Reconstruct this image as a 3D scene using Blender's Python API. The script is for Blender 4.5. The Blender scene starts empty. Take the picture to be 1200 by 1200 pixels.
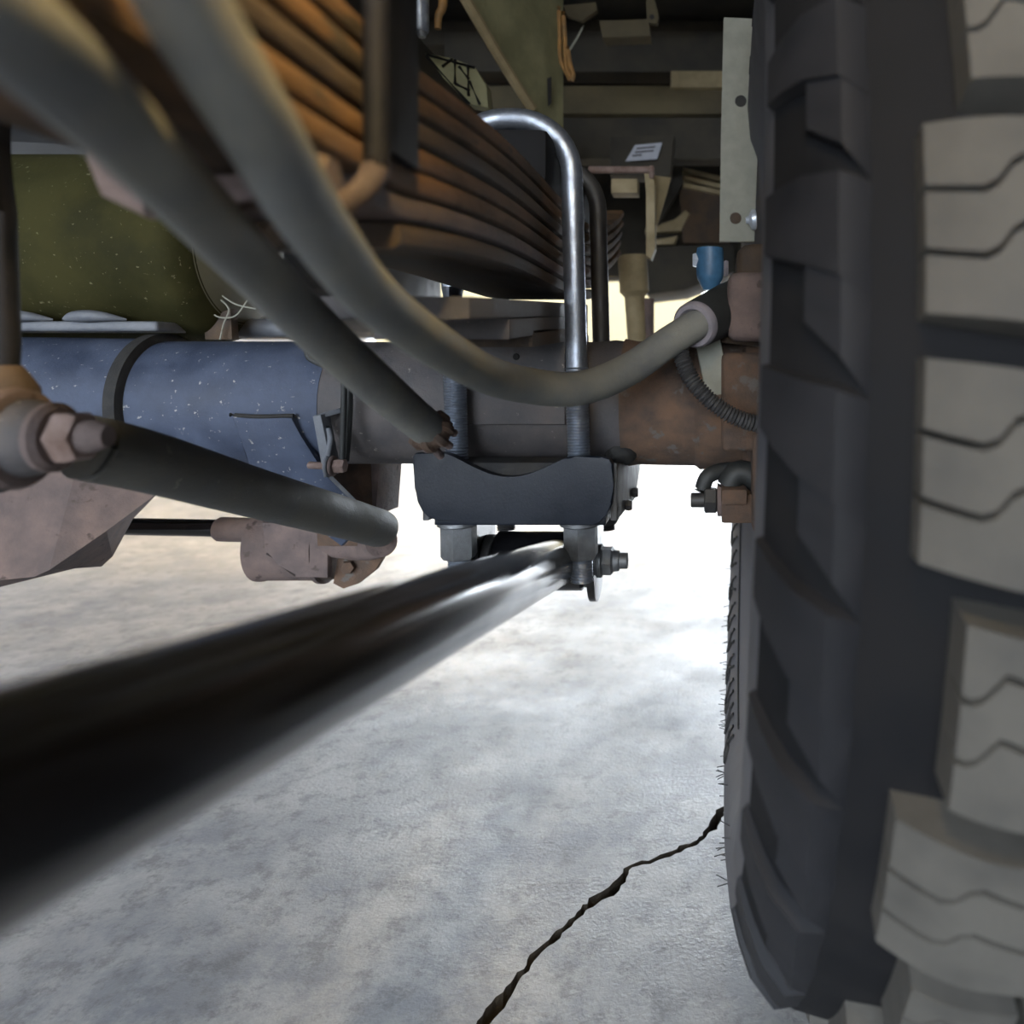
import bpy, bmesh, math, random
from mathutils import Vector, Matrix
random.seed(7)
sc = bpy.context.scene
C = sc.collection
PI = math.pi

# ------------------------------------------------------------------ camera, sky, light, exposure
H = 0.45            # lens height above the floor
F, CX, CY = 900.0, 835.0, 430.0     # focal length in pixels and optical axis of the off-centre square crop (1200 px frame)
cd = bpy.data.cameras.new('camera')
cd.sensor_width = 36.0
cd.lens = F / 1200.0 * 36.0
cd.shift_x = 0.5 - CX / 1200.0
cd.shift_y = CY / 1200.0 - 0.5
cd.clip_start = 0.01
cd.dof.use_dof = True
cd.dof.focus_distance = 0.60
cd.dof.aperture_fstop = 6.3
cam = bpy.data.objects.new('camera', cd)
cam.location = (0, 0, H)
cam.rotation_euler = (PI / 2, 0, 0)
C.objects.link(cam)
sc.camera = cam

world = bpy.data.worlds.new('sky')
sc.world = world
world.use_nodes = True
wn = world.node_tree
wn.nodes['Background'].inputs[0].default_value = (0.83, 0.91, 1.0, 1)
wn.nodes['Background'].inputs[1].default_value = 7.0

sc.view_settings.view_transform = 'Standard'
sc.view_settings.look = 'None'
sc.view_settings.exposure = 1.2
sc.view_settings.gamma = 1.0
sc.view_settings.use_curve_mapping = False
try:
    sc.cycles.use_denoising = True
    sc.cycles.max_bounces = 8
    sc.cycles.diffuse_bounces = 5
    sc.cycles.sample_clamp_indirect = 6.0
except Exception:
    pass

def area(name, loc, rot, sx, sy, energy, col, portal=False):
    l = bpy.data.lights.new(name, 'AREA')
    l.shape = 'RECTANGLE'; l.size = sx; l.size_y = sy; l.energy = energy; l.color = col
    if portal:
        l.cycles.is_portal = True
    o = bpy.data.objects.new(name, l)
    o.location = loc; o.rotation_euler = rot
    C.objects.link(o)
    return o
# sky portals in the two open bay doors (they only guide the daylight)
area('bay_daylight', (-0.3, 8.9, 1.7), (-PI / 2, 0, 0), 7.4, 3.4, 1, (1, 1, 1), True)
area('bay_daylight', (-1.8, -5.9, 1.5), (PI / 2, 0, 0), 5.4, 3.0, 1, (1, 1, 1), True)

# ------------------------------------------------------------------ helpers
def P(px, py, Y):
    return Vector(((px - CX) / F * Y, Y, H - (py - CY) / F * Y))

MATS = {}
def mat(name, c1, c2=None, scale=30.0, rough=0.6, rough2=None, metal=0.0, bump=0.0, bscale=None,
        c3=None, spot=0.6, sscale=90.0, coat=0.0, spec=0.5, stretch=(1, 1, 1), emit=None, lo=0.38, hi=0.62):
    m = bpy.data.materials.new(name)
    m.use_nodes = True
    nt = m.node_tree; N = nt.nodes; L = nt.links
    b = N['Principled BSDF']
    b.inputs['Roughness'].default_value = rough
    b.inputs['Metallic'].default_value = metal
    b.inputs['Specular IOR Level'].default_value = spec
    if coat:
        b.inputs['Coat Weight'].default_value = coat
        b.inputs['Coat Roughness'].default_value = 0.08
    if emit:
        b.inputs['Emission Color'].default_value = (*emit[0], 1)
        b.inputs['Emission Strength'].default_value = emit[1]
    tc = N.new('ShaderNodeTexCoord'); mp = N.new('ShaderNodeMapping')
    mp.inputs['Scale'].default_value = stretch
    L.new(tc.outputs['Object'], mp.inputs['Vector'])
    def noise(s, det=6.0, r=0.6):
        n = N.new('ShaderNodeTexNoise'); n.inputs['Scale'].default_value = s
        n.inputs['Detail'].default_value = det; n.inputs['Roughness'].default_value = r
        L.new(mp.outputs['Vector'], n.inputs['Vector']); return n
    def ramp(src, a, bb):
        r = N.new('ShaderNodeMapRange'); r.inputs['From Min'].default_value = a; r.inputs['From Max'].default_value = bb
        L.new(src, r.inputs['Value']); return r
    b.inputs['Base Color'].default_value = (*c1, 1)
    if c2 is not None:
        n1 = noise(scale); r1 = ramp(n1.outputs['Fac'], lo, hi)
        mx = N.new('ShaderNodeMix'); mx.data_type = 'RGBA'
        mx.inputs[6].default_value = (*c1, 1); mx.inputs[7].default_value = (*c2, 1)
        L.new(r1.outputs[0], mx.inputs[0]); out = mx.outputs[2]
        if c3 is not None:
            n2 = noise(sscale, 3.0); r2 = ramp(n2.outputs['Fac'], spot, spot + 0.06)
            m2 = N.new('ShaderNodeMix'); m2.data_type = 'RGBA'
            L.new(out, m2.inputs[6]); m2.inputs[7].default_value = (*c3, 1)
            L.new(r2.outputs[0], m2.inputs[0]); out = m2.outputs[2]
        L.new(out, b.inputs['Base Color'])
        if rough2 is not None:
            rr = N.new('ShaderNodeMapRange'); rr.inputs['To Min'].default_value = rough; rr.inputs['To Max'].default_value = rough2
            L.new(r1.outputs[0], rr.inputs['Value']); L.new(rr.outputs[0], b.inputs['Roughness'])
    if bump:
        nb = noise(bscale or scale * 4, 8.0, 0.7)
        bp = N.new('ShaderNodeBump'); bp.inputs['Strength'].default_value = bump; bp.inputs['Distance'].default_value = 0.002
        L.new(nb.outputs['Fac'], bp.inputs['Height']); L.new(bp.outputs['Normal'], b.inputs['Normal'])
    MATS[name] = m
    return m

def concrete():
    m = bpy.data.materials.new('concrete'); m.use_nodes = True
    nt = m.node_tree; N = nt.nodes; L = nt.links; b = N['Principled BSDF']
    tc = N.new('ShaderNodeTexCoord')
    def noise(sc_, det, r, dist=0.0):
        n = N.new('ShaderNodeTexNoise'); n.inputs['Scale'].default_value = sc_; n.inputs['Detail'].default_value = det
        n.inputs['Roughness'].default_value = r; n.inputs['Distortion'].default_value = dist
        L.new(tc.outputs['Object'], n.inputs['Vector']); return n.outputs['Fac']
    def rng(src, a, c, lo=0.0, hi=1.0):
        r = N.new('ShaderNodeMapRange'); r.inputs[1].default_value = a; r.inputs[2].default_value = c
        r.inputs[3].default_value = lo; r.inputs[4].default_value = hi; L.new(src, r.inputs[0]); return r.outputs[0]
    def mixc(f, a, c):
        x = N.new('ShaderNodeMix'); x.data_type = 'RGBA'; L.new(f, x.inputs[0])
        for k, v in ((6, a), (7, c)):
            if isinstance(v, tuple): x.inputs[k].default_value = (*v, 1)
            else: L.new(v, x.inputs[k])
        return x.outputs[2]
    big = rng(noise(3.0, 5, 0.6), 0.36, 0.64)
    med = rng(noise(10.0, 12, 0.74), 0.43, 0.58)
    fine = rng(noise(34.0, 12, 0.78), 0.50, 0.60)
    grain = rng(noise(240.0, 4, 0.7), 0.35, 0.65)
    c = mixc(big, (0.20, 0.216, 0.250), (0.36, 0.36, 0.358))
    m2_ = N.new('ShaderNodeMath'); m2_.operation = 'MULTIPLY'; L.new(med, m2_.inputs[0]); m2_.inputs[1].default_value = 0.75
    c = mixc(m2_.outputs[0], c, (0.50, 0.495, 0.48))
    f2 = N.new('ShaderNodeMath'); f2.operation = 'MULTIPLY'; L.new(fine, f2.inputs[0]); f2.inputs[1].default_value = 0.62
    c = mixc(f2.outputs[0], c, (0.13, 0.13, 0.135))
    g2 = N.new('ShaderNodeMath'); g2.operation = 'MULTIPLY'; L.new(grain, g2.inputs[0]); g2.inputs[1].default_value = 0.22
    c = mixc(g2.outputs[0], c, (0.24, 0.24, 0.24))
    fleck = N.new('ShaderNodeMath'); fleck.operation = 'MULTIPLY'
    L.new(rng(noise(80.0, 10, 0.8), 0.55, 0.62), fleck.inputs[0]); L.new(rng(noise(8.0, 4, 0.6), 0.45, 0.62, 0.0, 0.75), fleck.inputs[1])
    c = mixc(fleck.outputs[0], c, (0.10, 0.10, 0.10))
    L.new(c, b.inputs['Base Color'])
    L.new(rng(noise(7.0, 7, 0.7), 0.35, 0.65, 0.30, 0.52), b.inputs['Roughness'])
    add = N.new('ShaderNodeMath'); add.operation = 'ADD'; L.new(noise(300.0, 3, 0.6), add.inputs[0]); L.new(noise(60.0, 8, 0.7), add.inputs[1])
    bp = N.new('ShaderNodeBump'); bp.inputs['Strength'].default_value = 0.30; bp.inputs['Distance'].default_value = 0.002
    L.new(add.outputs[0], bp.inputs['Height']); L.new(bp.outputs['Normal'], b.inputs['Normal'])
    MATS['concrete'] = m
concrete()
mat('crack_dirt', (0.018, 0.015, 0.011), (0.05, 0.04, 0.028), 60, 0.95, bump=0.8)
mat('wall_paint', (0.56, 0.58, 0.62), (0.52, 0.54, 0.58), 2, 0.8)
mat('cream_facade', (0.19, 0.150, 0.078), (0.17, 0.135, 0.070), 1.5, 0.85)
mat('yard', (0.42, 0.41, 0.40), (0.34, 0.335, 0.33), 2.0, 0.9, bump=0.4)
mat('ceiling_paint', (0.56, 0.58, 0.62), (0.52, 0.54, 0.58), 2, 0.9)
mat('axle_paint', (0.026, 0.037, 0.068), (0.055, 0.072, 0.118), 26, 0.55, 0.75, bump=0.35, bscale=260, c3=(0.26, 0.26, 0.26), spot=0.66, sscale=230)
mat('axle_dusty', (0.055, 0.052, 0.056), (0.095, 0.084, 0.082), 30, 0.6, 0.8, bump=0.4, bscale=260, c3=(0.22, 0.2, 0.18), spot=0.67, sscale=230)
mat('rust_brown', (0.060, 0.040, 0.030), (0.125, 0.075, 0.048), 40, 0.8, 0.95, bump=0.7, bscale=200, c3=(0.10, 0.09, 0.08), spot=0.6, sscale=60)
mat('rust_mauve', (0.090, 0.068, 0.065), (0.165, 0.120, 0.108), 30, 0.75, 0.95, bump=0.6, bscale=220, c3=(0.07, 0.05, 0.045), spot=0.62, sscale=70)
mat('rust_pale', (0.24, 0.175, 0.155), (0.15, 0.095, 0.075), 50, 0.75, bump=0.6, bscale=260)
mat('rust_orange', (0.155, 0.080, 0.032), (0.055, 0.034, 0.018), 30, 0.8, 0.95, bump=0.6, bscale=180, c3=(0.05, 0.035, 0.02), spot=0.58, sscale=40, stretch=(1, 0.35, 1))
mat('leaf_dark', (0.045, 0.032, 0.024), (0.085, 0.056, 0.034), 34, 0.75, 0.9, bump=0.6, bscale=220, stretch=(1, 0.4, 1))
mat('gloss_black', (0.004, 0.004, 0.005), (0.006, 0.006, 0.007), 20, 0.16, 0.22, spec=0.5, coat=0.3)
mat('powder_black', (0.005, 0.008, 0.014), (0.008, 0.011, 0.018), 60, 0.30, 0.38, spec=0.16, bump=0.12, bscale=700)
mat('zinc', (0.36, 0.40, 0.47), (0.25, 0.28, 0.33), 90, 0.32, 0.48, metal=0.85, bump=0.2, bscale=400)
mat('dull_zinc', (0.20, 0.21, 0.22), (0.14, 0.145, 0.15), 70, 0.45, 0.6, metal=0.7, bump=0.3, bscale=300)
mat('black_steel', (0.02, 0.02, 0.022), (0.035, 0.033, 0.03), 60, 0.45, 0.6, bump=0.2, bscale=300)
mat('rod_black', (0.006, 0.007, 0.010), (0.012, 0.012, 0.015), 60, 0.55, 0.7, spec=0.12, bump=0.2, bscale=300)
mat('void_rubber', (0.006, 0.0065, 0.008), (0.010, 0.010, 0.011), 30, 0.75, 0.85, spec=0.2)  # near-black pad rubber; on the tread base it paints in groove shade
mat('rust_clip', (0.10, 0.078, 0.074), (0.06, 0.04, 0.034), 50, 0.75, bump=0.6, bscale=260)
mat('rubber', (0.030, 0.030, 0.032), (0.042, 0.041, 0.040), 40, 0.62, 0.75, bump=0.2, bscale=500)
mat('tread_rubber', (0.062, 0.059, 0.053), (0.095, 0.089, 0.078), 25, 0.7, 0.85, bump=0.3, bscale=350)
mat('lit_rubber', (0.066, 0.068, 0.080), (0.088, 0.088, 0.098), 22, 0.55, 0.7, bump=0.15, bscale=400)  # sidewall tone lightened: light bounced off the floor is put into the colour
mat('side_rubber', (0.011, 0.012, 0.015), (0.018, 0.018, 0.021), 22, 0.6, 0.75, spec=0.3, bump=0.15, bscale=400)  # shoulder lugs, wheel-well shade put into the dark colour
mat('arm_paint', (0.055, 0.055, 0.052), (0.085, 0.080, 0.068), 28, 0.6, 0.8, bump=0.4, bscale=260, c3=(0.13, 0.12, 0.10), spot=0.66, sscale=120)
mat('cable_sheath', (0.115, 0.120, 0.118), (0.175, 0.172, 0.150), 28, 0.6, 0.8, bump=0.3, bscale=220)
mat('boot_rubber', (0.014, 0.016, 0.016), (0.022, 0.024, 0.024), 40, 0.6, bump=0.2)
mat('grey_ring', (0.16, 0.15, 0.17), (0.22, 0.20, 0.22), 60, 0.7)
mat('olive_lit', (0.105, 0.098, 0.062), (0.14, 0.13, 0.085), 20, 0.55, 0.7, bump=0.2)  # lighter olive: warm reflected light painted onto the tank end
mat('olive_brown', (0.060, 0.048, 0.026), (0.10, 0.080, 0.040), 7, 0.8, bump=0.3)
mat('olive_paint', (0.020, 0.019, 0.005), (0.038, 0.035, 0.011), 16, 0.75, 0.9, spec=0.15, bump=0.3, bscale=150, c3=(0.13, 0.12, 0.07), spot=0.66, sscale=260)
mat('blue_grey', (0.10, 0.11, 0.13), (0.16, 0.17, 0.19), 40, 0.5, 0.7, bump=0.4)
mat('frame_olive', (0.15, 0.145, 0.075), (0.23, 0.22, 0.12), 20, 0.7, 0.85, bump=0.3)
mat('frame_dark', (0.022, 0.020, 0.016), (0.045, 0.038, 0.026), 9, 0.8, bump=0.3)
mat('galv_plate', (0.20, 0.20, 0.165), (0.24, 0.24, 0.20), 60, 0.6, 0.7, bump=0.2, bscale=300, c3=(0.13, 0.12, 0.09), spot=0.68, sscale=70)
mat('beige_metal', (0.30, 0.24, 0.135), (0.22, 0.175, 0.095), 30, 0.6, 0.75, bump=0.3)
mat('bright_pin', (0.62, 0.68, 0.78), (0.5, 0.55, 0.62), 80, 0.3, 0.4, metal=0.4)
mat('blue_cap', (0.05, 0.14, 0.26), (0.03, 0.09, 0.17), 60, 0.4, 0.55)
mat('label_paper', (0.42, 0.44, 0.50), (0.36, 0.38, 0.44), 60, 0.7)
mat('label_ink', (0.03, 0.03, 0.035))
mat('weld_black', (0.012, 0.012, 0.013), (0.025, 0.024, 0.022), 60, 0.8, bump=0.4)
mat('lamp_lens', (1, 0.8, 0.45), emit=((1.0, 0.72, 0.36), 30.0))
mat('warm_fill_tube', (1, 0.9, 0.7), emit=((1.0, 0.72, 0.37), 135.0))  # for the unseen back-left pair, added to warm the far floor
mat('led_tube', (1, 1, 1), emit=((0.95, 0.97, 1.0), 14.0))
mat('white_enamel', (0.75, 0.75, 0.73), (0.7, 0.7, 0.68), 4, 0.5)
mat('cord_orange', (0.30, 0.15, 0.04), (0.16, 0.09, 0.03), 50, 0.7)

def finish(name, bm, m, parent=None, smooth=True, angle=38):
    if name != 'floor': bmesh.ops.recalc_face_normals(bm, faces=bm.faces)
    me = bpy.data.meshes.new(name)
    bm.to_mesh(me); bm.free()
    if smooth:
        for p in me.polygons: p.use_smooth = len(p.vertices) <= 4
        me.set_sharp_from_angle(angle=math.radians(angle))
    me.materials.append(MATS[m])
    o = bpy.data.objects.new(name, me)
    C.objects.link(o)
    if parent is not None: attach(o, parent)
    return o
ROOT = {}
def wloc(o):
    v = Vector(o.location) if o.name not in ROOT else ROOT[o.name]
    return v
def attach(o, parent):
    o.parent = parent
    o.matrix_parent_inverse = Matrix.Translation(-wloc(parent)) if parent.name in ROOT else Matrix.Identity(4)
def tag(o, label, cat, group=None, kind=None):
    o['label'] = label
    o['category'] = cat
    if group: o['group'] = group
    if kind: o['kind'] = kind
    return o
def thing(name, label, cat, loc, group=None):
    o = bpy.data.objects.new(name, None)
    o.empty_display_size = 0.03
    o.location = loc
    C.objects.link(o)
    ROOT[o.name] = Vector(loc)
    return tag(o, label, cat, group)
def struct(o):
    o['kind'] = 'structure'
    return o

def box(bm, c, s, rot=None, bev=0.0, seg=2):
    r = bmesh.ops.create_cube(bm, size=1.0)
    vs = r['verts']
    M = Matrix.Translation(Vector(c)) @ (rot.to_4x4() if rot is not None else Matrix.Identity(4)) @ Matrix.Diagonal((s[0], s[1], s[2], 1))
    bmesh.ops.transform(bm, matrix=M, verts=vs)
    if bev:
        es = set()
        for v in vs:
            for e in v.link_edges: es.add(e)
        bmesh.ops.bevel(bm, geom=list(es), offset=bev, segments=seg, affect='EDGES', profile=0.6)
    return bm
def bx(x0, x1, y0, y1, z0, z1, bev=0.0):
    return box(bmesh.new(), ((x0 + x1) / 2, (y0 + y1) / 2, (z0 + z1) / 2), (x1 - x0, y1 - y0, z1 - z0), None, bev)
def frame_of(d):
    d = Vector(d).normalized()
    up = Vector((0, 0, 1)) if abs(d.z) < 0.9 else Vector((1, 0, 0))
    a = d.cross(up).normalized(); b = a.cross(d).normalized()
    return d, a, b
def lathe(bm, p0, d, prof, seg=32, cap=True, start=0.0):
    """prof: list of (distance along d, radius)"""
    d, a, b = frame_of(d); p0 = Vector(p0)
    rings = []
    for t, r in prof:
        rings.append([bm.verts.new(p0 + d * t + (a * math.cos(start + 2 * PI * k / seg) + b * math.sin(start + 2 * PI * k / seg)) * max(r, 1e-5)) for k in range(seg)])
    for i in range(len(rings) - 1):
        for k in range(seg):
            bm.faces.new((rings[i][k], rings[i][(k + 1) % seg], rings[i + 1][(k + 1) % seg], rings[i + 1][k]))
    if cap:
        bm.faces.new(rings[0][::-1]); bm.faces.new(rings[-1])
    return bm
def crom(pts, n=8):
    pts = [Vector(p) for p in pts]
    P_ = [pts[0] * 2 - pts[1]] + pts + [pts[-1] * 2 - pts[-2]]
    out = []
    for i in range(1, len(P_) - 2):
        p0, p1, p2, p3 = P_[i - 1:i + 3]
        for k in range(n):
            t = k / n
            out.append(0.5 * ((2 * p1) + (p2 - p0) * t + (2 * p0 - 5 * p1 + 4 * p2 - p3) * t * t + (3 * p1 - p0 - 3 * p2 + p3) * t ** 3))
    out.append(pts[-1])
    return out
def sweep(bm, path, rad, seg=20, cap=True):
    n = len(path)
    if not callable(rad):
        rr = rad; rad = lambda t: rr
    prev = None; rings = []
    L = [0.0]
    for i in range(1, n): L.append(L[-1] + (path[i] - path[i - 1]).length)
    for i in range(n):
        t = (path[min(i + 1, n - 1)] - path[max(i - 1, 0)]).normalized()
        if prev is None:
            _, a, b = frame_of(t)
        else:
            a = (prev - t * prev.dot(t)).normalized(); b = t.cross(a).normalized()
        prev = a
        r = rad(L[i] / L[-1])
        rings.append([bm.verts.new(path[i] + (a * math.cos(2 * PI * k / seg) + b * math.sin(2 * PI * k / seg)) * r) for k in range(seg)])
    for i in range(n - 1):
        for k in range(seg):
            bm.faces.new((rings[i][k], rings[i][(k + 1) % seg], rings[i + 1][(k + 1) % seg], rings[i + 1][k]))
    if cap:
        bm.faces.new(rings[0][::-1]); bm.faces.new(rings[-1])
    return bm
def prism(bm, pts, ext, bev=0.0, seg=2):
    pts = [Vector(p) for p in pts]; ext = Vector(ext)
    v0 = [bm.verts.new(p) for p in pts]; v1 = [bm.verts.new(p + ext) for p in pts]
    n = len(pts)
    f0 = bm.faces.new(v0); f1 = bm.faces.new(v1[::-1])
    for i in range(n):
        bm.faces.new((v0[i], v0[(i + 1) % n], v1[(i + 1) % n], v1[i]))
    if bev:
        es = list(f0.edges) + list(f1.edges)
        bmesh.ops.bevel(bm, geom=es, offset=bev, segments=seg, affect='EDGES', profile=0.6)
    return bm
def cyl(name, p0, p1, r, m, parent=None, seg=28, bev=0.0008):
    p0 = Vector(p0); p1 = Vector(p1); l = (p1 - p0).length
    bm = bmesh.new()
    b = min(bev, r * 0.4, l * 0.4)
    lathe(bm, p0, p1 - p0, [(0, r - b), (b, r), (l - b, r), (l, r - b)], seg)
    return finish(name, bm, m, parent)
def hexnut(bm, p0, d, l, r, ch=0.002, flange=0.0):
    prof = [(0, r * 0.86), (ch, r), (l - ch, r), (l, r * 0.86)]
    lathe(bm, p0, d, prof, 6)
    if flange:
        lathe(bm, p0, d, [(0, flange), (0.0025, flange), (0.004, r * 0.9)], 28)
    return bm
def threads(bm, p0, d, l, r, pitch=0.0022, depth=0.0008, seg=22):
    prof = []; t = 0.0
    while t < l:
        prof += [(t, r - depth), (t + pitch * 0.5, r)]
        t += pitch
    prof.append((l, r - depth))
    return lathe(bm, p0, d, prof, seg)
def plate_obj(name, pts, ext, m, parent=None, bev=0.0):
    return finish(name, prism(bmesh.new(), pts, ext, bev), m, parent)

# ------------------------------------------------------------------ the room
def build_room():
    # floor: two slabs of concrete either side of a jagged open crack
    cr = [(566, 1200), (585, 1178), (598, 1158), (612, 1142), (624, 1120), (640, 1108), (655, 1092), (672, 1080), (684, 1066), (690, 1060),
          (703, 1052), (716, 1046), (723, 1036), (730, 1028), (733, 1018), (745, 1012), (760, 1009), (775, 1003), (790, 998), (805, 992), (818, 985),
          (828, 976), (835, 970), (838, 960), (845, 951), (852, 944)]
    def g(px, py):
        Y = F * H / (py - CY)
        return Vector(((px - CX) / F * Y, Y, 0))
    mid = [Vector((-0.95, -0.6, 0)), Vector((-0.62, 0.05, 0)), Vector((-0.40, 0.27, 0)), Vector((-0.28, 0.41, 0))]
    for a in cr:
        mid.append(g(*a))
    mid += [Vector((0.06, 0.86, 0)), Vector((0.2, 0.93, 0)), Vector((0.5, 1.2, 0)), Vector((1.2, 1.7, 0))]
    # refine with small jaggedness
    fine = []
    for i in range(len(mid) - 1):
        a, b = mid[i], mid[i + 1]
        n = max(2, int((b - a).length / 0.0045)) if 0.2 < a.y < 1.0 else 6
        for k in range(n):
            q = a.lerp(b, k / n)
            d = (b - a).normalized(); nn = Vector((-d.y, d.x, 0))
            fine.append(q + nn * random.uniform(-0.0016, 0.0016))
    fine.append(mid[-1])
    lt, rt = [], []
    for i, q in enumerate(fine):
        d = (fine[min(i + 1, len(fine) - 1)] - fine[max(i - 1, 0)]).normalized()
        nn = Vector((-d.y, d.x, 0))
        w = 0.0026 + 0.0017 * math.sin(i * 0.33) * math.sin(i * 0.11 + 1) + random.uniform(0, 0.0010)
        if i < 4 or i > len(fine) - 4: w = 0.0008
        lt.append(q + nn * (w + random.uniform(-0.0006, 0.0012))); rt.append(q - nn * (w + random.uniform(-0.0006, 0.0012)))
    x0, x1, y0, y1 = -7.0, 6.0, -6.0, 9.0
    bm = bmesh.new()
    def V(p, z=0.0): return bm.verts.new((p.x, p.y, z))
    L_ = [V(p) for p in lt]; R_ = [V(p) for p in rt]
    Ld = [V(p, -0.03) for p in lt]; Rd = [V(p, -0.03) for p in rt]
    # end caps run to the slab border
    corner = lambda x, y: bm.verts.new((x, y, 0))
    A0 = corner(x0, y0); A1 = corner(x0, y1); A2 = corner(x1, y1); B0 = corner(x1, y0)
    s0 = bm.verts.new((fine[0].x - 0.02, fine[0].y - 0.02, 0)); e0 = bm.verts.new((fine[-1].x + 0.02, fine[-1].y + 0.02, 0))
    from mathutils.geometry import tessellate_polygon
    for poly in ([A0, s0] + L_ + [e0, A2, A1], [B0, A2, e0] + R_[::-1] + [s0, A0]):
        for tri in tessellate_polygon([[v.co.copy() for v in poly]]):
            try: bm.faces.new([poly[k] for k in tri])
            except ValueError: pass
    for i in range(len(L_) - 1):
        bm.faces.new((L_[i], L_[i + 1], Ld[i + 1], Ld[i]))
        bm.faces.new((R_[i + 1], R_[i], Rd[i], Rd[i + 1]))
    for f in bm.faces:
        f.normal_update()
        if abs(f.normal.z) > 0.5 and f.normal.z < 0: f.normal_flip()
    fl = struct(finish('floor', bm, 'concrete', None, smooth=False))
    fl.data.materials.append(MATS['crack_dirt'])
    for p in fl.data.polygons:
        if abs(p.normal.z) < 0.5: p.material_index = 1
    bm = bmesh.new()
    v0 = [bm.verts.new((p.x, p.y, -0.012 - random.uniform(0, 0.004))) for p in lt]; v1 = [bm.verts.new((p.x, p.y, -0.012 - random.uniform(0, 0.004))) for p in rt]
    for i in range(len(v0) - 1): bm.faces.new((v0[i], v0[i + 1], v1[i + 1], v1[i]))
    dirt = finish('crack_dirt', bm, 'crack_dirt', None, smooth=False); dirt.parent = fl
    dirt['label'] = 'dark dirt in the floor crack'
    # walls with two open bay doors
    def wall_with_opening(name, y, xa, xb, top, m):
        bm = bmesh.new()
        box(bm, ((x0 + xa) / 2, y, 2.1), (xa - x0, 0.2, 4.2))
        box(bm, ((xb + x1) / 2, y, 2.1), (x1 - xb, 0.2, 4.2))
        box(bm, ((xa + xb) / 2, y, (top + 4.2) / 2), (xb - xa, 0.2, 4.2 - top))
        return struct(finish(name, bm, m, None, smooth=False))
    wall_with_opening('wall_back', 9.0, -4.0, 3.4, 3.4, 'wall_paint')
    wall_with_opening('wall_front', -6.0, -4.5, 0.9, 3.0, 'wall_paint')
    struct(finish('wall_left', bx(-7.2, -7.0, -6, 9, 0, 4.2), 'wall_paint', None, smooth=False))
    struct(finish('wall_right', bx(6.0, 6.2, -6, 9, 0, 4.2), 'wall_paint', None, smooth=False))
    struct(finish('ceiling', bx(-7.2, 6.2, -6.1, 9.1, 4.2, 4.4), 'ceiling_paint', None, smooth=False))
    tag(finish('facade', bx(-14, -0.2, 15.5, 15.8, 0, 3.6), 'cream_facade', None, smooth=False), 'cream building wall seen beyond the workshop door', 'building')
    struct(finish('ground', bx(-30, 30, 9.1, 40, -0.3, -0.02), 'yard', None, smooth=False))
    struct(finish('ground', bx(-30, 30, -40, -6.1, -0.3, -0.02), 'yard', None, smooth=False))
build_room()

# ------------------------------------------------------------------ rear axle
AY, AZ, AR = 0.645, H - 0.030, 0.0515
def build_axle():
    t = thing('rear_axle', 'dusty blue-grey truck axle tube running across the picture above the floor', 'axle', (-0.3, AY, AZ))
    X = lambda px, Y=AY: (px - CX) / F * Y
    bm = bmesh.new()
    lathe(bm, (X(192), AY, AZ), (1, 0, 0), [(0, AR), (X(408) - X(192), AR)], 64)
    finish('axle_tube', bm, 'axle_paint', t)
    bm = bmesh.new()
    lathe(bm, (X(407), AY, AZ), (1, 0, 0), [(0, AR - 0.0005), (X(700) - X(407), AR - 0.0005), (X(722) - X(407), AR + 0.001), (X(735) - X(407), AR)], 64)
    finish('axle_tube', bm, 'axle_dusty', t)['label'] = 'darker middle stretch of the axle tube'
    bm = bmesh.new()
    lathe(bm, (-1.02, AY, AZ), (1, 0, 0), [(0, AR + 0.06), (0.3, AR + 0.03), (0.42, AR + 0.004), (X(185) + 1.02, AR + 0.002)], 64)
    finish('axle_housing_end', bm, 'axle_paint', t)
    # black strap wrapping the tube
    bm = bmesh.new()
    lathe(bm, (X(181), AY, AZ), (1, 0, 0), [(0, AR), (0.002, AR + 0.0065), (0.011, AR + 0.0065), (0.013, AR)], 64)
    finish('strap', bm, 'weld_black', t)['label'] = 'black band around the axle tube'
    # rusty outer end with flange
    bm = bmesh.new()
    x0 = X(734)
    lathe(bm, (x0, AY, AZ), (1, 0, 0), [(0, AR + 0.002), (0.010, AR), (X(815) - x0, AR + 0.001), (X(820) - x0, AR + 0.004), (X(868) - x0, AR + 0.004), (X(872) - x0, AR + 0.010), (0.11, AR + 0.012)], 64)
    finish('axle_end', bm, 'rust_brown', t)
    bm = bmesh.new()   # lumpy weld at the bracket side
    bmesh.ops.create_icosphere(bm, subdivisions=3, radius=1.0, matrix=Matrix.Translation(P(727, 531, 0.615)) @ Matrix.Diagonal((0.013, 0.014, 0.011, 1)))
    for v in bm.verts: v.co += Vector((random.uniform(-1, 1), random.uniform(-1, 1), random.uniform(-1, 1))) * 0.0008
    finish('weld_lump', bm, 'weld_black', t)
    return t
build_axle()

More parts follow.
